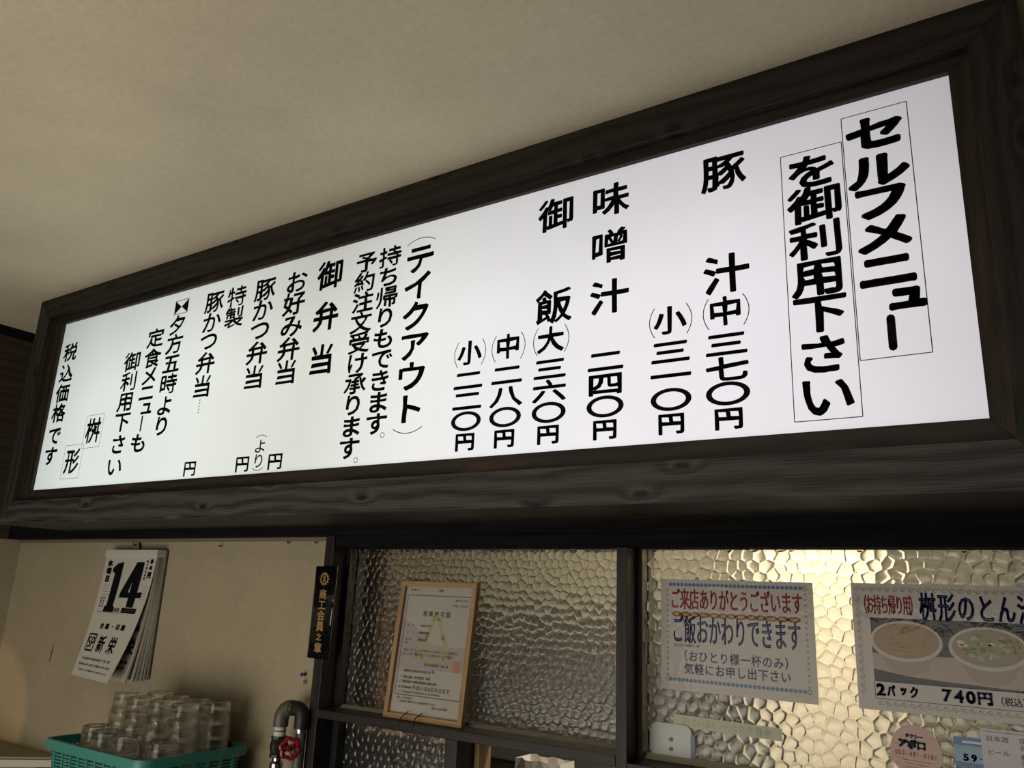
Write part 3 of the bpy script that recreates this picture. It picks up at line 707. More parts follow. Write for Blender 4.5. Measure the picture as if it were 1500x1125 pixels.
for j in range(4): k.text('0000000000000'[:11 - j], -.022 + .002 * j, -.014 - .005 * j, .0036, .0036, gap=.0060, r=.0002) if False else k.line([(-.020 + .003 * j, -.014 - .005 * j), (.022 - .003 * j, -.014 - .005 * j)], .0005, round_=False)
k.build('ruled_lines', F_red, st, s1)

# blue sticker with digits
cx, cz = -.128, -.218
bs = sheet('blue_sticker', .056, .066, YG - .0014, cx, cz, 0, film('blue_print', (0.03, 0.17, 0.38)), 'blue sticker with bold digits, right of the round pink sticker', 'sticker')
s1 = plane_surf(cx, cz, YG - .0017); s2 = plane_surf(cx, cz, YG - .0019)
k = Ink(); rect(k, -.028, .028, -.004, .021); k.build('pale_field', film('pale_blue_print', (0.22, 0.36, 0.48)), bs, s1)
k = Ink(); k.char('5', -.0125, .0035, .0085, .0115, .0009, fit=True); k.char('9', -.0010, .0035, .0085, .0115, .0009, fit=True); k.line([(.0065, .0035), (.0105, .0035)], .0010, round_=False)
k.build('lettering', film('deep_blue_print', (0.015, 0.07, 0.24)), bs, s2)
k = Ink(); k.char('代', -.0150, -.0120, .010, .010, .0003); k.char('行', -.0045, -.0120, .010, .010, .0003); k.line([(-.016, .0265), (.018, .0265)], .0016, round_=False)
k.build('lettering', film('white_print', (0.62, 0.66, 0.70)), bs, s2)
# white drinks list
cx, cz = -.050, -.238
dl = sheet('drinks_list', .134, .140, YG - .0030, cx, cz, 0, film('drinks_film', (0.50, 0.49, 0.52)), 'white laminated drinks list overlapping the blue sticker at bottom right', 'notice')
s1 = plane_surf(cx, cz, YG - .0033)
k = Ink()
for i, c in enumerate('日本酒'): k.char(c, -.055 + .0105 * i, .056, .0105, .0085, .0001)
for i, c in enumerate('ビール'): k.char(c, -.055 + .0105 * i, .036, .0105, .0085, .0001)
for i, c in enumerate('花の舞'): k.char(c, -.010 + .0105 * i, .056, .0105, .0085, .0001)
for i, c in enumerate('花の香'): k.char(c, -.010 + .0105 * i, .046, .0105, .0085, .0001)
for i, c in enumerate('瓶中'): k.char(c, -.010 + .0105 * i, .033, .0105, .0085, .0001)
for i, c in enumerate('生中'): k.char(c, -.010 + .0105 * i, .024, .0105, .0085, .0001)
k.line([(-.064, .066), (.064, .066)], .0004, round_=False)
k.build('lettering', plain('grey_ink', (0.12, 0.12, 0.14), .5), dl, s1)
# tape with writing showing through from behind (mirrored)
cx, cz, rot = -.5325, -.2140, -.018
tp = sheet('masking_tape', .206, .0215, YG - .0012, cx, cz, rot, plain('pale_tape', (0.50, 0.52, 0.40), .55, bump=.3, bscale=90), 'pale green tape strip with faint mirrored writing under the notice poster', 'tape')
s1 = plane_surf(cx, cz, YG - .0015, rot)
k = Ink(); k.text('東鉄タクシー 52-1215', -.085, 0, .0150, .0150, gap=.0158)
k.v = [(-u, v) for u, v in k.v]; k.f = [f_[::-1] for f_ in k.f]
k.build('lettering', plain('faint_ink', (0.36, 0.38, 0.29), .6), tp, s1)
# latch plate
def rrect(x0, x1, z0, z1, r, n=6):
    P = []
    for cx_, cz_, a0 in ((x1 - r, z1 - r, 0), (x0 + r, z1 - r, PI / 2), (x0 + r, z0 + r, PI), (x1 - r, z0 + r, 1.5 * PI)):
        P += [(cx_ + r * math.cos(a0 + PI / 2 * i / n), cz_ + r * math.sin(a0 + PI / 2 * i / n)) for i in range(n + 1)]
    return P
lp = thing('window_latch', 'translucent white plastic latch plate with two screws, bottom corner of right window', 'latch', (-.640, YG - .004, -.283))
MB().prism(rrect(-.683, -.598, -.283, -.219, .016), 'Y', YG - .0040, YG - .0006).build('plate', plain('milky_plastic', (0.40, 0.42, 0.39), .3), lp, bevel=.0008)
MB().prism(rrect(-.6005, -.5915, -.280, -.236, .004), 'Y', YG - .0044, YG - .0006).build('edge_strip', plain('blue_plastic', (0.03, 0.09, 0.20), .35), lp)
for z in (-.248, -.265):
    MB().tube([(-.640, YG - .006, z), (-.640, YG - .003, z)], .0038, 12).build('screw', plain('dark_screw', (0.05, 0.06, 0.06), .4, .5), lp)

# ------------------------------------------------------------------ certificate in a light wooden frame, leaning on the sill
CX0, CX1 = -1.336, -1.107; cb, ct = -.2775, .033
def lean(z): return 1.508 + (z - cb) / (ct - cb) * .034
cert = thing('framed_certificate', 'light wooden framed licence certificate leaning on the sill against the pebbled window', 'certificate', ((CX0 + CX1) / 2, 1.508, cb))
def leanbox(x0, x1, z0, z1, d0, d1):
    mb = MB(); vs = [(x, lean(z) + d, z) for z in (z0, z1) for d in (d0, d1) for x in (x0, x1)]
    return mb.add(vs, [(0, 2, 3, 1), (4, 5, 7, 6), (0, 1, 5, 4), (2, 6, 7, 3), (0, 4, 6, 2), (1, 3, 7, 5)])
W_ = .0125
leanbox(CX0, CX1, cb, cb + W_, 0, .015).build('frame_rail', M_oak_x, cert, bevel=.001); leanbox(CX0, CX1, ct - W_, ct, 0, .015).build('frame_rail', M_oak_x, cert, bevel=.001)
leanbox(CX0, CX0 + W_, cb + W_, ct - W_, 0, .015).build('frame_stile', M_oak, cert, bevel=.001); leanbox(CX1 - W_, CX1, cb + W_, ct - W_, 0, .015).build('frame_stile', M_oak, cert, bevel=.001)
pap = leanbox(CX0 + W_ - .002, CX1 - W_ + .002, cb + W_ - .002, ct - W_ + .002, .009, .012).build('paper', plain('certificate_paper', (0.50, 0.48, 0.45), .7), cert)
leanbox(CX0 + .004, CX1 - .004, cb + .004, ct - .004, .012, .0148).build('backing', plain('hardboard', (0.2, 0.13, 0.07), .8), cert)
leanbox(CX0 + W_ - .001, CX1 - W_ + .001, cb + W_ - .001, ct - W_ + .001, .0055, .0070).build('glazing', thin_glass('frame_glazing', (0.97, 0.97, 0.96), 0.3), cert)
mx, mz = (CX0 + CX1) / 2, (cb + ct) / 2
def sc(d): return lambda u, v: (mx + u, lean(mz + v) + .0088 - d, mz + v)
k = Ink(); rect(k, -.092, .092, -.02, .02)
k = Ink(); a = [(-.100, .066), (-.06, .052), (-.03, .028), (0, .012), (.05, .008), (.100, .012), (.100, -.045), (-.100, -.045)]
k.add(a, [tuple(range(8))]); k.build('tinted_field', plain('mauve_print', (0.43, 0.38, 0.39), .7), pap, sc(0))
k = Ink()
k.line([(-.020, .028), (-.005, .070), (.010, .070), (.028, .028)], .0045); k.line([(-.045, -.012), (-.020, .028)], .006); k.line([(.028, .028), (.052, -.012)], .006)
k.ring((.004, -.018), .022, .028, .009, .009, 16, 0, PI); k.line([(-.048, -.014), (-.026, -.020)], .005); k.line([(.054, -.014), (.034, -.020)], .005); k.line([(-.014, -.030), (.022, -.030)], .004)
k.build('emblem', plain('yellow_print', (0.45, 0.43, 0.22), .7), pap, sc(.0002))
k = Ink(); rect(k, .066, .088, -.045, -.020); k.build('seal', plain('seal_print', (0.52, 0.24, 0.20), .7), pap, sc(.0002))
k = Ink()
k.line([(-.094, .122), (.097, .122), (.097, -.103), (-.094, -.103)], .0009, closed=True, round_=False)
for i, c in enumerate('営業許可証'): k.char(c, -.034 + .0175 * i, .080, .0135, .0135, .0003)
k.build('lettering', plain('print_grey', (0.10, 0.10, 0.11), .7), pap, sc(.0004))
k = Ink()
def tiny(t, u, v, s, g=None, r=.0001): k.text(t, u, v, s, s * 1.1, gap=g or s, r=r)
tiny('様式第二号', -.088, .1345, .0055); tiny('三重県', -.006, .1345, .0065); tiny('指令 第一三〇号', .052, .113, .0050); tiny('平成二六年八月', .047, .101, .0055, .0062)
tiny('住 所', -.086, .052, .0052, .0100); tiny('三重県四日市市', -.046, .052, .0050); tiny('氏 名', -.086, .036, .0052, .0100); tiny('有限会社桝形', -.046, .036, .0055, r=.0003)
tiny('屋号又は', -.086, .020, .0052); tiny('商号', -.086, .012, .0052); tiny('桝形食堂', -.046, .020, .0065, r=.0003)
tiny('平成二六年八月一日付で申請のあった営業については食品衛生法', -.085, -.004, .0056); tiny('第五十二条第一項の規定により次の条件を付けて許可します', -.088, -.013, .0056)
tiny('四日市保健所長 小林 修', -.018, -.034, .0064, r=.0002); tiny('記', .008, -.046, .006)
for i, (a_, b_) in enumerate((('一 営業所所在地', '四日市市中部三番一号'), ('二 営業の種類', '飲食店営業（食堂）'), ('三 営業設備の大要', '別紙営業設備の図面の通り'))): tiny(a_, -.086, -.050 - .010 * i - (.004 if i else 0), .0058, r=.0002); tiny(b_, -.042, -.050 - .010 * i - (.004 if i else 0), .0058, r=.0002)
tiny('四 許可有効期限', -.086, -.0865, .0052, r=.0002)
tiny('五 この許可証は見やすい場所に掲示すること及び次の規定に', -.086, -.0965, .0046)
tiny('備考 一 許可の条件', -.086, -.1095, .0050); tiny('この処分に不服があるときは審査請求ができます', -.080, -.1170, .0050); tiny('連絡先 四日市保健所', .020, -.1240, .0048)
k.build('lettering', plain('print_small', (0.16, 0.16, 0.17), .7), pap, sc(.0004))
k = Ink()
k.text('平成31年8月末日まで', -.044, -.0860, .0105, .0110, gap=.0112, r=.0002); k.build('lettering', plain('print_mid', (0.13, 0.13, 0.14), .7), pap, sc(.0005))
for hx in (-1.262, -1.222):
    hk = MB().tube([(hx - .001, 1.484, -.2830), (hx - .001, 1.486, -.2745), (hx - .003, 1.494, -.268), (hx + .001, 1.5035, -.262), (hx + .005, 1.5070, -.257)], .0013, 8)
    hk.tube([(hx - .001, 1.490, -.286), (hx - .001, 1.4835, -.2835)], .0012, 8)
    tag(hk.build('wire_hook', M_black, smooth=True, origin=(hx, 1.485, -.286)), 'small black wire hook holding the certificate frame, %s of the pair' % ('left' if hx < -1.25 else 'right'), 'hook', 'wire hooks on the sill')

# ------------------------------------------------------------------ black member plaque on the post
plq = thing('member_plaque', 'narrow black glossy plaque with gold vertical lettering beside the window post', 'plaque', (-1.538, 1.478, -.163))
PX0, PX1, PZ0, PZ1 = -1.5775, -1.502, -.1625, .0620; PY = 1.478
mb = MB(); n = 12
for i in range(n + 1):
    u = -1 + 2 * i / n
    for z in (PZ0, PZ1): mb.v.append((PX0 + (PX1 - PX0) * i / n, PY + .0035 * u * u, z))
for i in range(n + 1):
    for z in (PZ0, PZ1): mb.v.append((PX0 + (PX1 - PX0) * i / n, PY + .007, z))
q = 2 * (n + 1)
for i in range(n):
    a = 2 * i; mb.f += [(a, a + 2, a + 3, a + 1), (q + a + 1, q + a + 3, q + a + 2, q + a), (a, q + a, q + a + 2, a + 2), (a + 1, a + 3, q + a + 3, q + a + 1)]
mb.f += [(0, 1, q + 1, q), (2 * n, q + 2 * n, q + 2 * n + 1, 2 * n + 1)]; mb.mi = [0] * len(mb.f)
plate = mb.build('plate', plain('black_acrylic', (0.004, 0.004, 0.005), .06, spec=.7), plq)
for p in list(plate.data.polygons): p.use_smooth = abs(p.normal.z) < .5 and abs(p.normal.x) < .5
pxm = (PX0 + PX1) / 2
def on_plq(u, v): t_ = u / ((PX1 - PX0) / 2); return (pxm + u, PY + .0035 * t_ * t_ - .0004, v)
M_gold = plain('gold_leaf', (0.40, 0.25, 0.09), .45, .3)
k = Ink(); gz = .0300
k.ring((0, gz), .0135, .0135, .003, .003, 28)
for i in range(12):
    a = 2 * PI * i / 12; k.line([(.0125 * math.cos(a), gz + .0125 * math.sin(a)), (.0168 * math.cos(a), gz + .0168 * math.sin(a))], .0016, round_=False)
k.char('S', 0, gz, .0095, .0145, .0008, fit=True)
k.build('emblem', M_gold, plq, on_plq, label='gold cogwheel emblem round a letter S')
k = Ink()
for i, c in enumerate('商工会員之章'): k.char(c, .0, -.0080 - .0258 * i, .0270 if c != '之' else .020, .0255 if c != '之' else .018, .0006)
k.build('lettering', M_gold, plq, on_plq, label='gold vertical lettering')

# ------------------------------------------------------------------ tear-off calendar
cal = thing('tear_off_calendar', 'large white tear-off calendar showing a black 14, hanging on the beige wall', 'calendar', (-2.45, 1.535, .10))
KX0, KX1, KT, KB = -2.588, -2.308, .104, -.283
MB().box(KX0 + .004, KX1 + .006, 1.529, 1.535, KB + .004, KT - .002).build('backing_board', plain('calendar_board', (0.17, 0.155, 0.13), .8), cal)
MP = plain('calendar_paper', (0.47, 0.455, 0.40), .75); MP2 = plain('calendar_paper_grey', (0.40, 0.385, 0.33), .8)
def page(y0, la, lb, ra=0.0, x1=KX1, kb=KB):
    """surface function (u 0..1 across, v 0..1 down); la / lb how far the foot lifts at left / right"""
    def f(u, v):
        l = la + (lb - la) * u
        return (KX0 + (x1 - KX0) * u, y0 - l * v ** 1.9, KT - .008 + (kb - KT + .008) * v)
    return f
def page_mesh(f, nu=6, nv=14, th=.0012):
    mb = MB(); nu1, nv1 = nu + 1, nv + 1
    for d in (0, th):
        for j in range(nv1):
            for i in range(nu1):
                x, y, z = f(i / nu, j / nv); mb.v.append((x, y + d, z))
    B = nu1 * nv1
    for j in range(nv):
        for i in range(nu):
            a = j * nu1 + i; mb.f += [(a, a + nu1, a + nu1 + 1, a + 1), (B + a, B + a + 1, B + a + nu1 + 1, B + a + nu1)]
    for i in range(nu): a = nv * nu1 + i; mb.f += [(a, B + a, B + a + 1, a + 1), (i + 1, B + i + 1, B + i, i)]
    for j in range(nv):
        a = j * nu1; mb.f += [(a, B + a, B + a + nu1, a + nu1)]; a += nu; mb.f += [(a + nu1, B + a + nu1, B + a, a)]
    mb.mi = [0] * len(mb.f); return mb
lifts = [(1.5245, .004, .006), (1.5200, .010, .013), (1.5155, .016, .021), (1.5115, .023, .030), (1.507, .032, .046)]
for i, (y0, la, lb) in enumerate(lifts):
    page_mesh(page(y0, la, lb), th=.0065).build('page', MP if i % 2 else MP2, cal, smooth=True)
f2 = page(1.507 - .0002, .032, .046); ff = page(1.504, .050, .098)
page_mesh(ff, 8, 18, .0004).build('front_page', MP, cal, smooth=True, label='curling front page printed with a big 14')
MB().box(KX0 - .006, KX1 + .002, 1.500, 1.534, KT - .022, KT).build('binding_strip', plain('binding_paper', (0.50, 0.49, 0.45), .6), cal, bevel=.002)
MB().prism([(-2.482, KT), (-2.452, KT), (-2.455, .121), (-2.460, .127), (-2.468, .128), (-2.478, .122)], 'Y', 1.528, 1.530).build('hanger', plain('hanger_tin', (0.42, 0.41, 0.38), .4, .6), cal)
tag(MB().tube([(-2.467, 1.54, .121), (-2.467, 1.520, .120), (-2.464, 1.514, .123), (-2.462, 1.513, .129)], .0022, 8).build('wall_nail', M_black, smooth=True, origin=(-2.467, 1.54, .12)), 'small dark nail holding up the tear-off calendar', 'nail')
def ong(fn, d=.0008): return lambda u, v: (lambda p: (p[0], p[1] - d, p[2]))(fn(u, v))
asp = (KB - KT) / (KX1 - KX0)                      # negative: v runs down
class PInk(Ink):
    def char(s, c, x, v, W, H, *a, **kw):          # x, v, W, H in page fractions; pen radius in page-width fractions
        n0 = len(s.v); Ink.char(s, c, x, -v * -asp, W, H * -asp, *a, **kw)
        s.v[n0:] = [(p[0], -p[1] / -asp) for p in s.v[n0:]]
def pl(k, pts, r):
    n0 = len(k.v); Ink.line(k, [(a, b * asp) for a, b in pts], r, round_=False); k.v[n0:] = [(p[0], p[1] / asp) for p in k.v[n0:]]
def poly(k, pts): k.add(list(pts), [tuple(range(len(pts)))])
k = PInk()
n14 = 0
poly(k, [(.27, .405), (.305, .395), (.31, .13), (.335, .06), (.43, .045), (.425, .395), (.455, .405), (.455, .445), (.27, .445)]); poly(k, [(.26, .125), (.26, .095), (.34, .055), (.335, .13), (.31, .14)])
k.add([(.66, .045), (.77, .045), (.765, .29), (.625, .29), (.625, .33), (.50, .33), (.50, .30), (.50, .29), (.665, .15), (.615, .29)], [(8, 0, 9, 7)])
poly(k, [(.66, .045), (.69, .045), (.69, .14), (.56, .29), (.485, .29)]); poly(k, [(.485, .29), (.86, .28), (.86, .325), (.485, .33)])
poly(k, [(.66, .045), (.78, .045), (.78, .40), (.66, .40)]); poly(k, [(.60, .405), (.86, .405), (.86, .445), (.60, .445)])
k.v = [((a - .27) * 1.15 + .205, b * 1.03 + .035) for a, b in k.v]
for c, v in (('水', .085), ('曜', .150), ('日', .215)): k.char(c, .115, v + .01, .095, .052, .007)
for c, v in (('5', .075), ('6', .125), ('月', .185)): k.char(c, .925, v, .085 if c == '月' else .06, .050 if c == '月' else .036, .006, fit=(c != '月'))
for i, c in enumerate('旧4月26日'): k.char(c, .845, .075 + .028 * i, .035, .020, .002, fit=True)
for i, c in enumerate('企画・印刷'): k.char(c, .30 + .115 * i, .605, .082, .045, .004)
for i, c in enumerate('新栄'): k.char(c, .43 + .25 * i, .745, .17, .135, .005)
n0 = len(k.v)
pl(k, [(.155, .665), (.325, .665), (.325, .790), (.155, .790), (.155, .665)], .009)
pl(k, [(.22, .69), (.18, .69), (.18, .725), (.22, .725), (.22, .762), (.18, .762)], .010); pl(k, [(.25, .770), (.25, .69), (.295, .69), (.295, .73), (.25, .73)], .010)
k.v[n0:] = [(a - .055, b + .01) for a, b in k.v[n0:]]
k.build('lettering', M_ink, cal, ong(ff), flip=True, label='black print on the front page')
k = PInk()
def small(t, x, v, W, H, g):
    for i, c in enumerate(t):
        if c != ' ': k.char(c, x + g * i, v, W, H, .0015)
small('名古屋市中村区名駅三丁目二番', .14, .862, .045, .020, .050); small('TEL052-541-6622 FAX052-541-6623', .10, .905, .045, .022, .026); small('shinei-print@shinei-insatsu.co.jp', .16, .945, .030, .018, .022)
small('友引', .235, .465, .055, .035, .07)
for v in (.28, .305, .33, .355, .38): pl(k, [(.075, v), (.20, v)], .0015); pl(k, [(.87, v), (.97, v)], .0015)
for v in (.455, .468, .480): pl(k, [(.62, v), (.88, v)], .0015)
for v in (.492, .50): pl(k, [(.08, v), (.62, v)], .0015)
small('火の用心一日一善', .07, .41, .0, .0, .0) if False else None
for x, t in ((.10, '仏滅大安'), (.155, '先負友引')):
    for i, c in enumerate(t): k.char(c, x, .385 + .022 * i, .030, .017, .0015)
k.char('四', .40, .472, .05, .03, .003); k.char('緑', .46, .472, .05, .03, .003); k.char('星', .52, .472, .05, .03, .003)
k.build('lettering', plain('grey_print', (0.07, 0.065, 0.06), .8), cal, ong(ff), flip=True, label='fine grey print on the front page')
k = PInk()
k.char('栄', .885, .745, .17, .135, .005); k.char('刷', .93, .605, .082, .045, .004)
for i, c in enumerate('三丁目二番'): k.char(c, .70 + .05 * i, .862, .045, .020, .002)
for i, c in enumerate('FAX052-541'): k.char(c, .68 + .026 * i, .905, .045, .022, .002)
for v in (.30, .32, .34, .36, .38, .40): pl(k, [(.86, v), (.95, v)], .003)
k.build('lettering', M_ink, cal, ong(f2), flip=True, label='print on the page beneath')

# ------------------------------------------------------------------ marks on the wall
k = Ink()
for a, b, c in ((0, .028, .0022), (.002, .012, .0035), (-.001, -.004, .0042), (-.003, -.020, .0028), (-.006, -.036, .0015)): k.disk((a, b), c, 8, c * 3.2)
o = k.build('wall_stain', plain('brown_stain', (0.085, 0.045, 0.018), .9), None, lambda u, v: (-2.885 + u, 1.5395, -.245 + v)); tag(o, 'narrow brown scorch mark on the wall left of the calendar', 'stain')
for (x, z), where in zip(((-2.048, .117), (-1.754, .126), (-1.645, .126)), ('bent brown nail in the wall right of the calendar', 'left of two small dark nails under the lintel near the post', 'right of two small dark nails under the lintel near the post')):
    o = MB().tube([(x, 1.545, z), (x, 1.530, z), (x + .005, 1.5265, z + .002), (x + .010, 1.5265, z - .001)], .0016, 7).build('wall_nail', plain('rusty_nail', (0.06, 0.03, 0.012), .6, .4), smooth=True, origin=(x, 1.54, z)); tag(o, where, 'nail')
for (x, z), col, lab in (((-1.638, -.210), (0.01, 0.015, 0.16), 'blue push pin in the wall above the pipe elbow'), ((-1.634, -.2285), (0.42, 0.30, 0.24), 'pale push pin just below the blue push pin')):
    t_ = thing('push_pin', lab, 'push pin', (x, 1.54, z), 'push pins by the window post')
    mb = MB()
    prof = [(0, 1.539), (.0045, 1.539), (.0045, 1.537), (.0022, 1.535), (.0022, 1.530), (.0050, 1.528), (.0050, 1.526), (0, 1.525)]
    vs = []; sg = 12
    for r, y in prof: vs += [(x + r * math.cos(2 * PI * i / sg), y, z + r * math.sin(2 * PI * i / sg)) for i in range(sg)]
    mb.add(vs, [(a * sg + i, a * sg + (i + 1) % sg, (a + 1) * sg + (i + 1) % sg, (a + 1) * sg + i) for a in range(len(prof) - 1) for i in range(sg)])
    mb.build('head', plain('pin_%d' % int(col[2] * 100), col, .35), t_, smooth=True)

# ------------------------------------------------------------------ gas pipes with valve
pp = thing('gas_pipe', 'dark grey iron pipe bend with a red handwheel valve beside the post', 'pipe', (-1.60, 1.47, -EYE))
M_iron = plain('painted_iron', (0.085, 0.085, 0.070), .5, .2, bump=.3, bscale=200, var=.15); M_ir2 = plain('black_iron', (0.018, 0.018, 0.017), .45, .4, bump=.4, bscale=250)
M_chr = plain('worn_chrome', (0.55, 0.54, 0.50), .2, 1.0); M_tape = plain('seal_tape', (0.55, 0.53, 0.49), .7)
xa, xb, yp = -1.634, -1.560, 1.470
arc = lambda cx, cz, r, a0, a1, n=8, y=yp: [(cx + r * math.cos(a0 + (a1 - a0) * i / n), y, cz + r * math.sin(a0 + (a1 - a0) * i / n)) for i in range(n + 1)]
MB().tube([(xa, yp, -.328)] + arc(xa + .030, -.312, .030, PI, PI / 2) + [(xa + .038, yp, -.282)], .0185, 16)  .build('elbow', M_iron, pp, smooth=True)
MB().tube([(xa + .030, yp, -.282), (xa + .050, yp, -.2815)], .0150, 14).build('coupling', plain('dull_chrome', (0.30, 0.28, 0.23), .35, .7), pp, smooth=True)
MB().tube([(xa + .046, yp, -.2815)] + arc(xb - .020, -.3015, .020, PI / 2, 0) + [(xb, yp, -.325)], .0180, 16).build('elbow', M_ir2, pp, smooth=True)
MB().tube([(xb, yp, -.322), (xb, yp, -.330)], .0150, 14).tube([(xb, yp, -.330), (xb, yp, -.334)], .0130, 14).tube([(xb - .011, yp - .002, -.322), (xb - .016, yp - .002, -.322)], .004, 8).build('union_nut', M_chr, pp, smooth=True)
MB().tube([(xb, yp, -.334), (xb, yp, -1.2)], .0130, 14).build('riser', M_iron, pp, smooth=True)
MB().tube([(xa, yp, -.327), (xa, yp, -.352)], .0145, 14).build('sealed_thread', M_tape, pp, smooth=True)
MB().tube([(xa, yp, -.3365), (xa, yp, -.3385)], .0152, 14).build('ring', M_ir2, pp, smooth=True)
mb = MB().tube([(xa, yp, -.350), (xa, yp, -.356)], .0195, 8); mb.tube([(xa, yp, -.356), (xa, yp, -.362), (xa, yp, -.374), (xa, yp, -.386), (xa, yp, -.391)], .014, 14, radii=[.0160, .0185, .0210, .0185, .0160]); mb.tube([(xa, yp, -.391), (xa, yp, -.398)], .0195, 8)
hub = Vector((xa + .074, yp - .030, -.366)); ctr = Vector((xa, yp, -.372)); dr = (hub - ctr).normalized()
mb.tube([ctr, ctr + dr * .018, ctr + dr * .019, ctr + dr * .034], .011, 14, radii=[.0150, .0165, .0185, .0140])
mb.build('valve_body', M_ir2, pp, smooth=True)
MB().tube([ctr + dr * .034, hub + dr * .004], .004, 10).build('stem', M_chr, pp, smooth=True)
a_ = dr.orthogonal().normalized(); b_ = dr.cross(a_)
mb = MB(); wr = .0215
ringp = [hub + (a_ * math.cos(2 * PI * i / 36) + b_ * math.sin(2 * PI * i / 36)) * (wr + (.0022) * math.cos(6 * 2 * PI * i / 36)) for i in range(37)]
mb.tube(ringp, .0046, 8, caps=False)
for i in range(3): 
    a = 2 * PI * i / 3; mb.tube([hub + (a_ * math.cos(a) + b_ * math.sin(a)) * .004, hub + (a_ * math.cos(a) + b_ * math.sin(a)) * wr], .0036, 8)
mb.tube([hub - dr * .003, hub + dr * .003], .0085, 10)
wheel = mb.build('handwheel', plain('red_paint', (0.30, 0.012, 0.022), .3, bump=.2, bscale=300), pp, smooth=True, label='red six-lobed handwheel')
MB().tube([hub + dr * .003, hub + dr * .0075], .0036, 6).build('nut', M_ir2, wheel)
mb = MB().tube([(xa, yp, -.398), (xa, yp, -.406)], .0115, 12); mb.tube([(xa, yp, -.406), (xa, yp, -.412), (xa, yp, -.424), (xa, yp, -.430)], .012, 14, radii=[.011, .0165, .0165, .011]); mb.tube([(xa, yp, -.430), (xa, yp, -.60)], .0085, 12)
mb.build('connector', M_chr, pp, smooth=True)

# ------------------------------------------------------------------ corner shelf, basket and glasses
sh = thing('corner_shelf', 'corner shelf with white edging in the left corner below the calendar', 'shelf', (-3.05, 1.4, -EYE))
P = [(XL + .001, 1.539), (-2.68, 1.539), (-2.70, 1.515), (-3.236, 1.02)]
MB().prism(P, 'Z', -.550, -.5445).build('shelf_top', M_wall, sh)
Q = [(XL + .001, 1.539), (-2.672, 1.539), (-2.694, 1.506), (-3.236, 1.008)]
MB().prism(Q, 'Z', -.572, -.5505).build('edging', plain('cream_edge', (0.46, 0.44, 0.38), .5), sh, bevel=.001)
for x, y in ((-3.20, 1.08), (-3.20, 1.50), (-2.74, 1.50)): MB().box(x - .015, x + .015, y - .015, y + .015, -EYE, -.572).build('leg', M_sash_z, sh)
kt = thing('electric_kettle', 'glossy white kettle body showing just under the corner shelf edge', 'kettle', (-2.93, 1.36, -.95))
MB().lathe([(0, 0), (.075, 0), (.080, .02), (.070, .20), (.055, .27), (0, .285)], (-2.93, 1.37, -.95), 24).build('body', plain('glossy_white', (0.65, 0.64, 0.66), .15), kt, smooth=True)
MB().tube([(-2.93, 1.29, -.90), (-2.93, 1.25, -.88), (-2.93, 1.25, -.74), (-2.93, 1.30, -.71)], .010, 10).build('handle', M_black, kt, smooth=True)
st_ = thing('storage_cabinet', 'dark low cabinet standing under the corner shelf', 'cabinet', (-2.93, 1.4, -EYE))
MB().box(-3.18, -2.76, 1.22, 1.53, -EYE + .02, -.955).build('body', M_black, st_, bevel=.004)
for x in (-3.14, -2.80): MB().box(x - .02, x + .02, 1.24, 1.50, -EYE, -EYE + .02).build('foot', M_black, st_)
# water counter carrying the basket
ct_ = thing('side_cabinet', 'steel side cabinet under the teal basket of glasses', 'cabinet', (-1.98, 1.34, -EYE))
MB().box(-2.20, -1.74, 1.17, 1.51, -EYE + .03, -.4835).build('body', M_steel, ct_, bevel=.004)
MB().box(-2.18, -1.76, 1.155, 1.17, -EYE + .06, -.53).build('door', M_steel, ct_, bevel=.003)
for x in (-2.17, -1.77): MB().box(x - .02, x + .02, 1.19, 1.49, -EYE, -EYE + .03).build('foot', M_black, ct_)

bk = thing('wire_basket', 'teal plastic basket holding upturned drinking glasses on the left', 'basket', (-1.975, 1.335, -.4825))
BX0, BX1, BY0, BY1, BT, BB = -2.185, -1.755, 1.180, 1.493, -.388, -.4825
def rr3(o, r, z): return [(x, y, z) for x, y in rrect(BX0 + o, BX1 - o, BY0 + o, BY1 - o, r, 5)]
mb = MB()
rows = [rr3(0, .035, BT - .022), rr3(-.002, .036, BT - .012), rr3(.000, .035, BT), rr3(.010, .027, BT), rr3(.012, .025, BT - .016)]
n = len(rows[0]); vs = [p for r_ in rows for p in r_]
mb.add(vs, [(a * n + i, a * n + (i + 1) % n, (a + 1) * n + (i + 1) % n, (a + 1) * n + i) for a in range(len(rows) - 1) for i in range(n)]); mb.build('rim', M_teal, bk, smooth=True)
# wall of horizontal ribs and uprights, tapering inwards
def level(z): return .010 + (BT - z) / (BT - BB) * .010
mb = MB()
zz = BT - .016
while zz > BB + .006:
    a = rr3(level(zz), .026, zz); b = rr3(level(zz - .0045) , .026, zz - .0045)
    a2 = rr3(level(zz) + .003, .024, zz); b2 = rr3(level(zz - .0045) + .003, .024, zz - .0045)
    n = len(a); mb.add(a + b + b2 + a2, [(c * n + i, c * n + (i + 1) % n, ((c + 1) % 4) * n + (i + 1) % n, ((c + 1) % 4) * n + i) for c in range(4) for i in range(n)]); zz -= .0078
mb.build('ribbing', M_teal, bk)
def upright(x, y, nx, ny, name='upright'):
    mb = MB(); w_ = .0035
    for z in (BT - .01, BB):
        l = level(z)
        for du in (-w_, w_):
            for dd in (-.002, .004):
                mb.v.append((x + nx * (l + dd) + ny * du, y + ny * (l + dd) + nx * du, z))
    mb.f += [(0, 1, 3, 2), (4, 6, 7, 5), (0, 4, 5, 1), (2, 3, 7, 6), (0, 2, 6, 4), (1, 5, 7, 3)]; mb.mi = [0] * 6
    mb.build(name, M_teal, bk)
for i in range(10):
    x = BX0 + .05 + i * (BX1 - BX0 - .10) / 9; upright(x, BY0, 0, 1); upright(x, BY1, 0, -1)
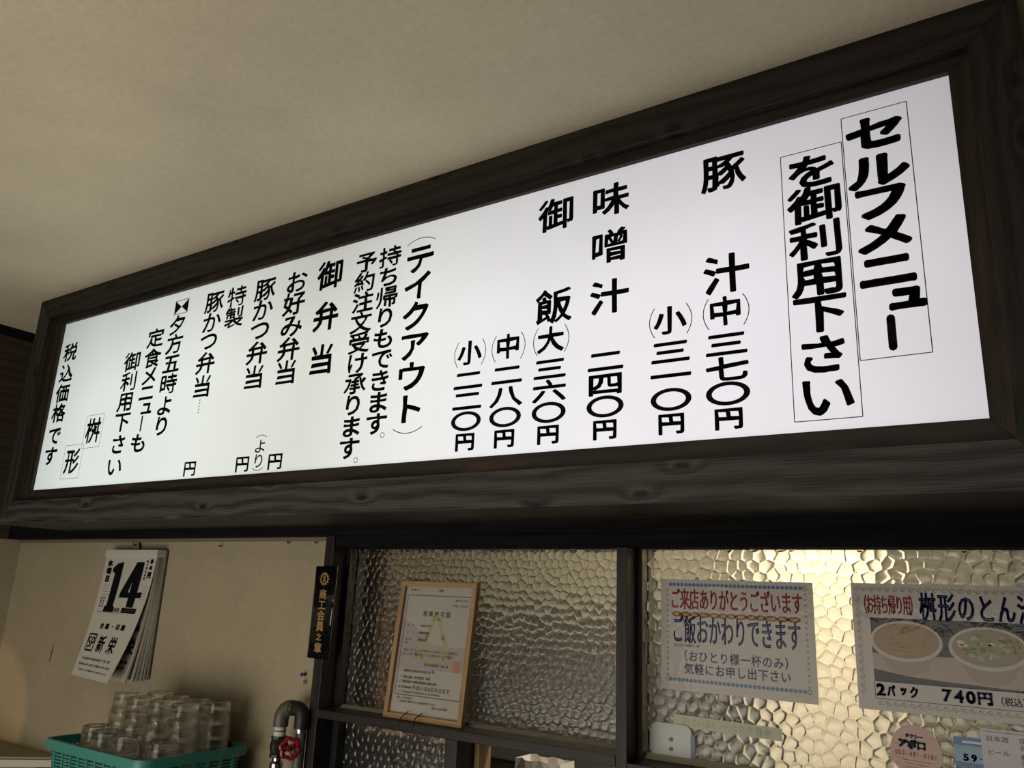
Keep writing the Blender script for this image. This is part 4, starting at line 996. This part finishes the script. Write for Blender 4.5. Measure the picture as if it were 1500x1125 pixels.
for i in range(7):
    y = BY0 + .045 + i * (BY1 - BY0 - .09) / 6; upright(BX0, y, 1, 0); upright(BX1, y, -1, 0)
mb = MB(); l = level(BB)
x = BX0 + l
while x < BX1 - l: mb.box(x, x + .004, BY0 + l, BY1 - l, BB, BB + .003); x += .013
y = BY0 + l
while y < BY1 - l: mb.box(BX0 + l, BX1 - l, y, y + .004, BB, BB + .003); y += .013
mb.build('base_grid', M_teal, bk)

M_tum = glass('tumbler_glass', 0.0, (0.97, 0.97, 0.95))
_t = M_tum.node_tree; _mx = _t.nodes.new('ShaderNodeMixShader'); _tr = _t.nodes.new('ShaderNodeBsdfTransparent'); _mx.inputs[0].default_value = 0.7
_t.links.new(_tr.outputs[0], _mx.inputs[1]); _t.links.new(_t.nodes['Principled BSDF'].outputs[0], _mx.inputs[2]); _t.links.new(_mx.outputs[0], _t.nodes['Material Output'].inputs['Surface'])
GH = .086; RB, RT = .0335, .0400     # upturned: base up, rim down
prof = [(RT - .001, 0), (RT + .0008, .0015), (RT + .0008, .0045), (RT - .0006, .006), (RT - .0008, .040), (RT - .0040, .044), (RB + .0015, .048), (RB, GH - .008), (RB - .0005, GH - .002), (RB - .0025, GH), (RB - .008, GH), (RB - .010, GH - .002), (.0001, GH - .0025),
        (.0001, GH - .012), (RB - .010, GH - .013), (RB - .0035, GH - .018), (RB - .0015, .050), (RT - .0060, .046), (RT - .0030, .042), (RT - .0026, .003), (RT - .0018, 0)]
def make_glass(x, y, z, label, group):
    o = MB().lathe(prof, (x, y, z), 28, close=True).build('drinking_glass', M_tum, smooth=True, origin=(x, y, z)); return tag(o, label, 'glass', group)
g0 = None
# stacks: x, y, base height above the basket floor, count, words
stk = [(-2.100, 1.272, 2, 'low front stack at the left end'), (-2.012, 1.247, 2, 'low front stack, second from the left'), (-1.929, 1.250, 2, 'low front stack, third from the left'), (-1.800, 1.262, 2, 'low stack at the front right corner'),
       (-2.135, 1.366, 4, 'leftmost tall stack of the middle row'), (-2.035, 1.343, 4, 'second tall stack of the middle row'), (-1.944, 1.345, 4, 'third tall stack of the middle row'), (-1.853, 1.348, 4, 'rightmost tall stack of the middle row'),
       (-2.095, 1.438, 4, 'leftmost tall stack of the back row'), (-2.010, 1.430, 4, 'second tall stack of the back row'), (-1.927, 1.432, 4, 'third tall stack of the back row'), (-1.842, 1.436, 4, 'rightmost tall stack of the back row')]
LV = {2: ('lower', 'upper'), 4: ('lowest', 'second lowest', 'second highest', 'topmost')}
for x, y, nst, words in stk:
    for j in range(nst):
        z = BB + .0035 + .0350 * j
        lab = '%s upturned glass of the %s' % (LV[nst][j], words)
        if g0 is None: g0 = make_glass(x, y, z, lab, 'upturned glasses in the teal basket')
        else:
            c = g0.copy(); C.objects.link(c); c.location = (x, y, z + EYE); c['label'] = lab; c.rotation_euler = (0, 0, random.uniform(0, 3))
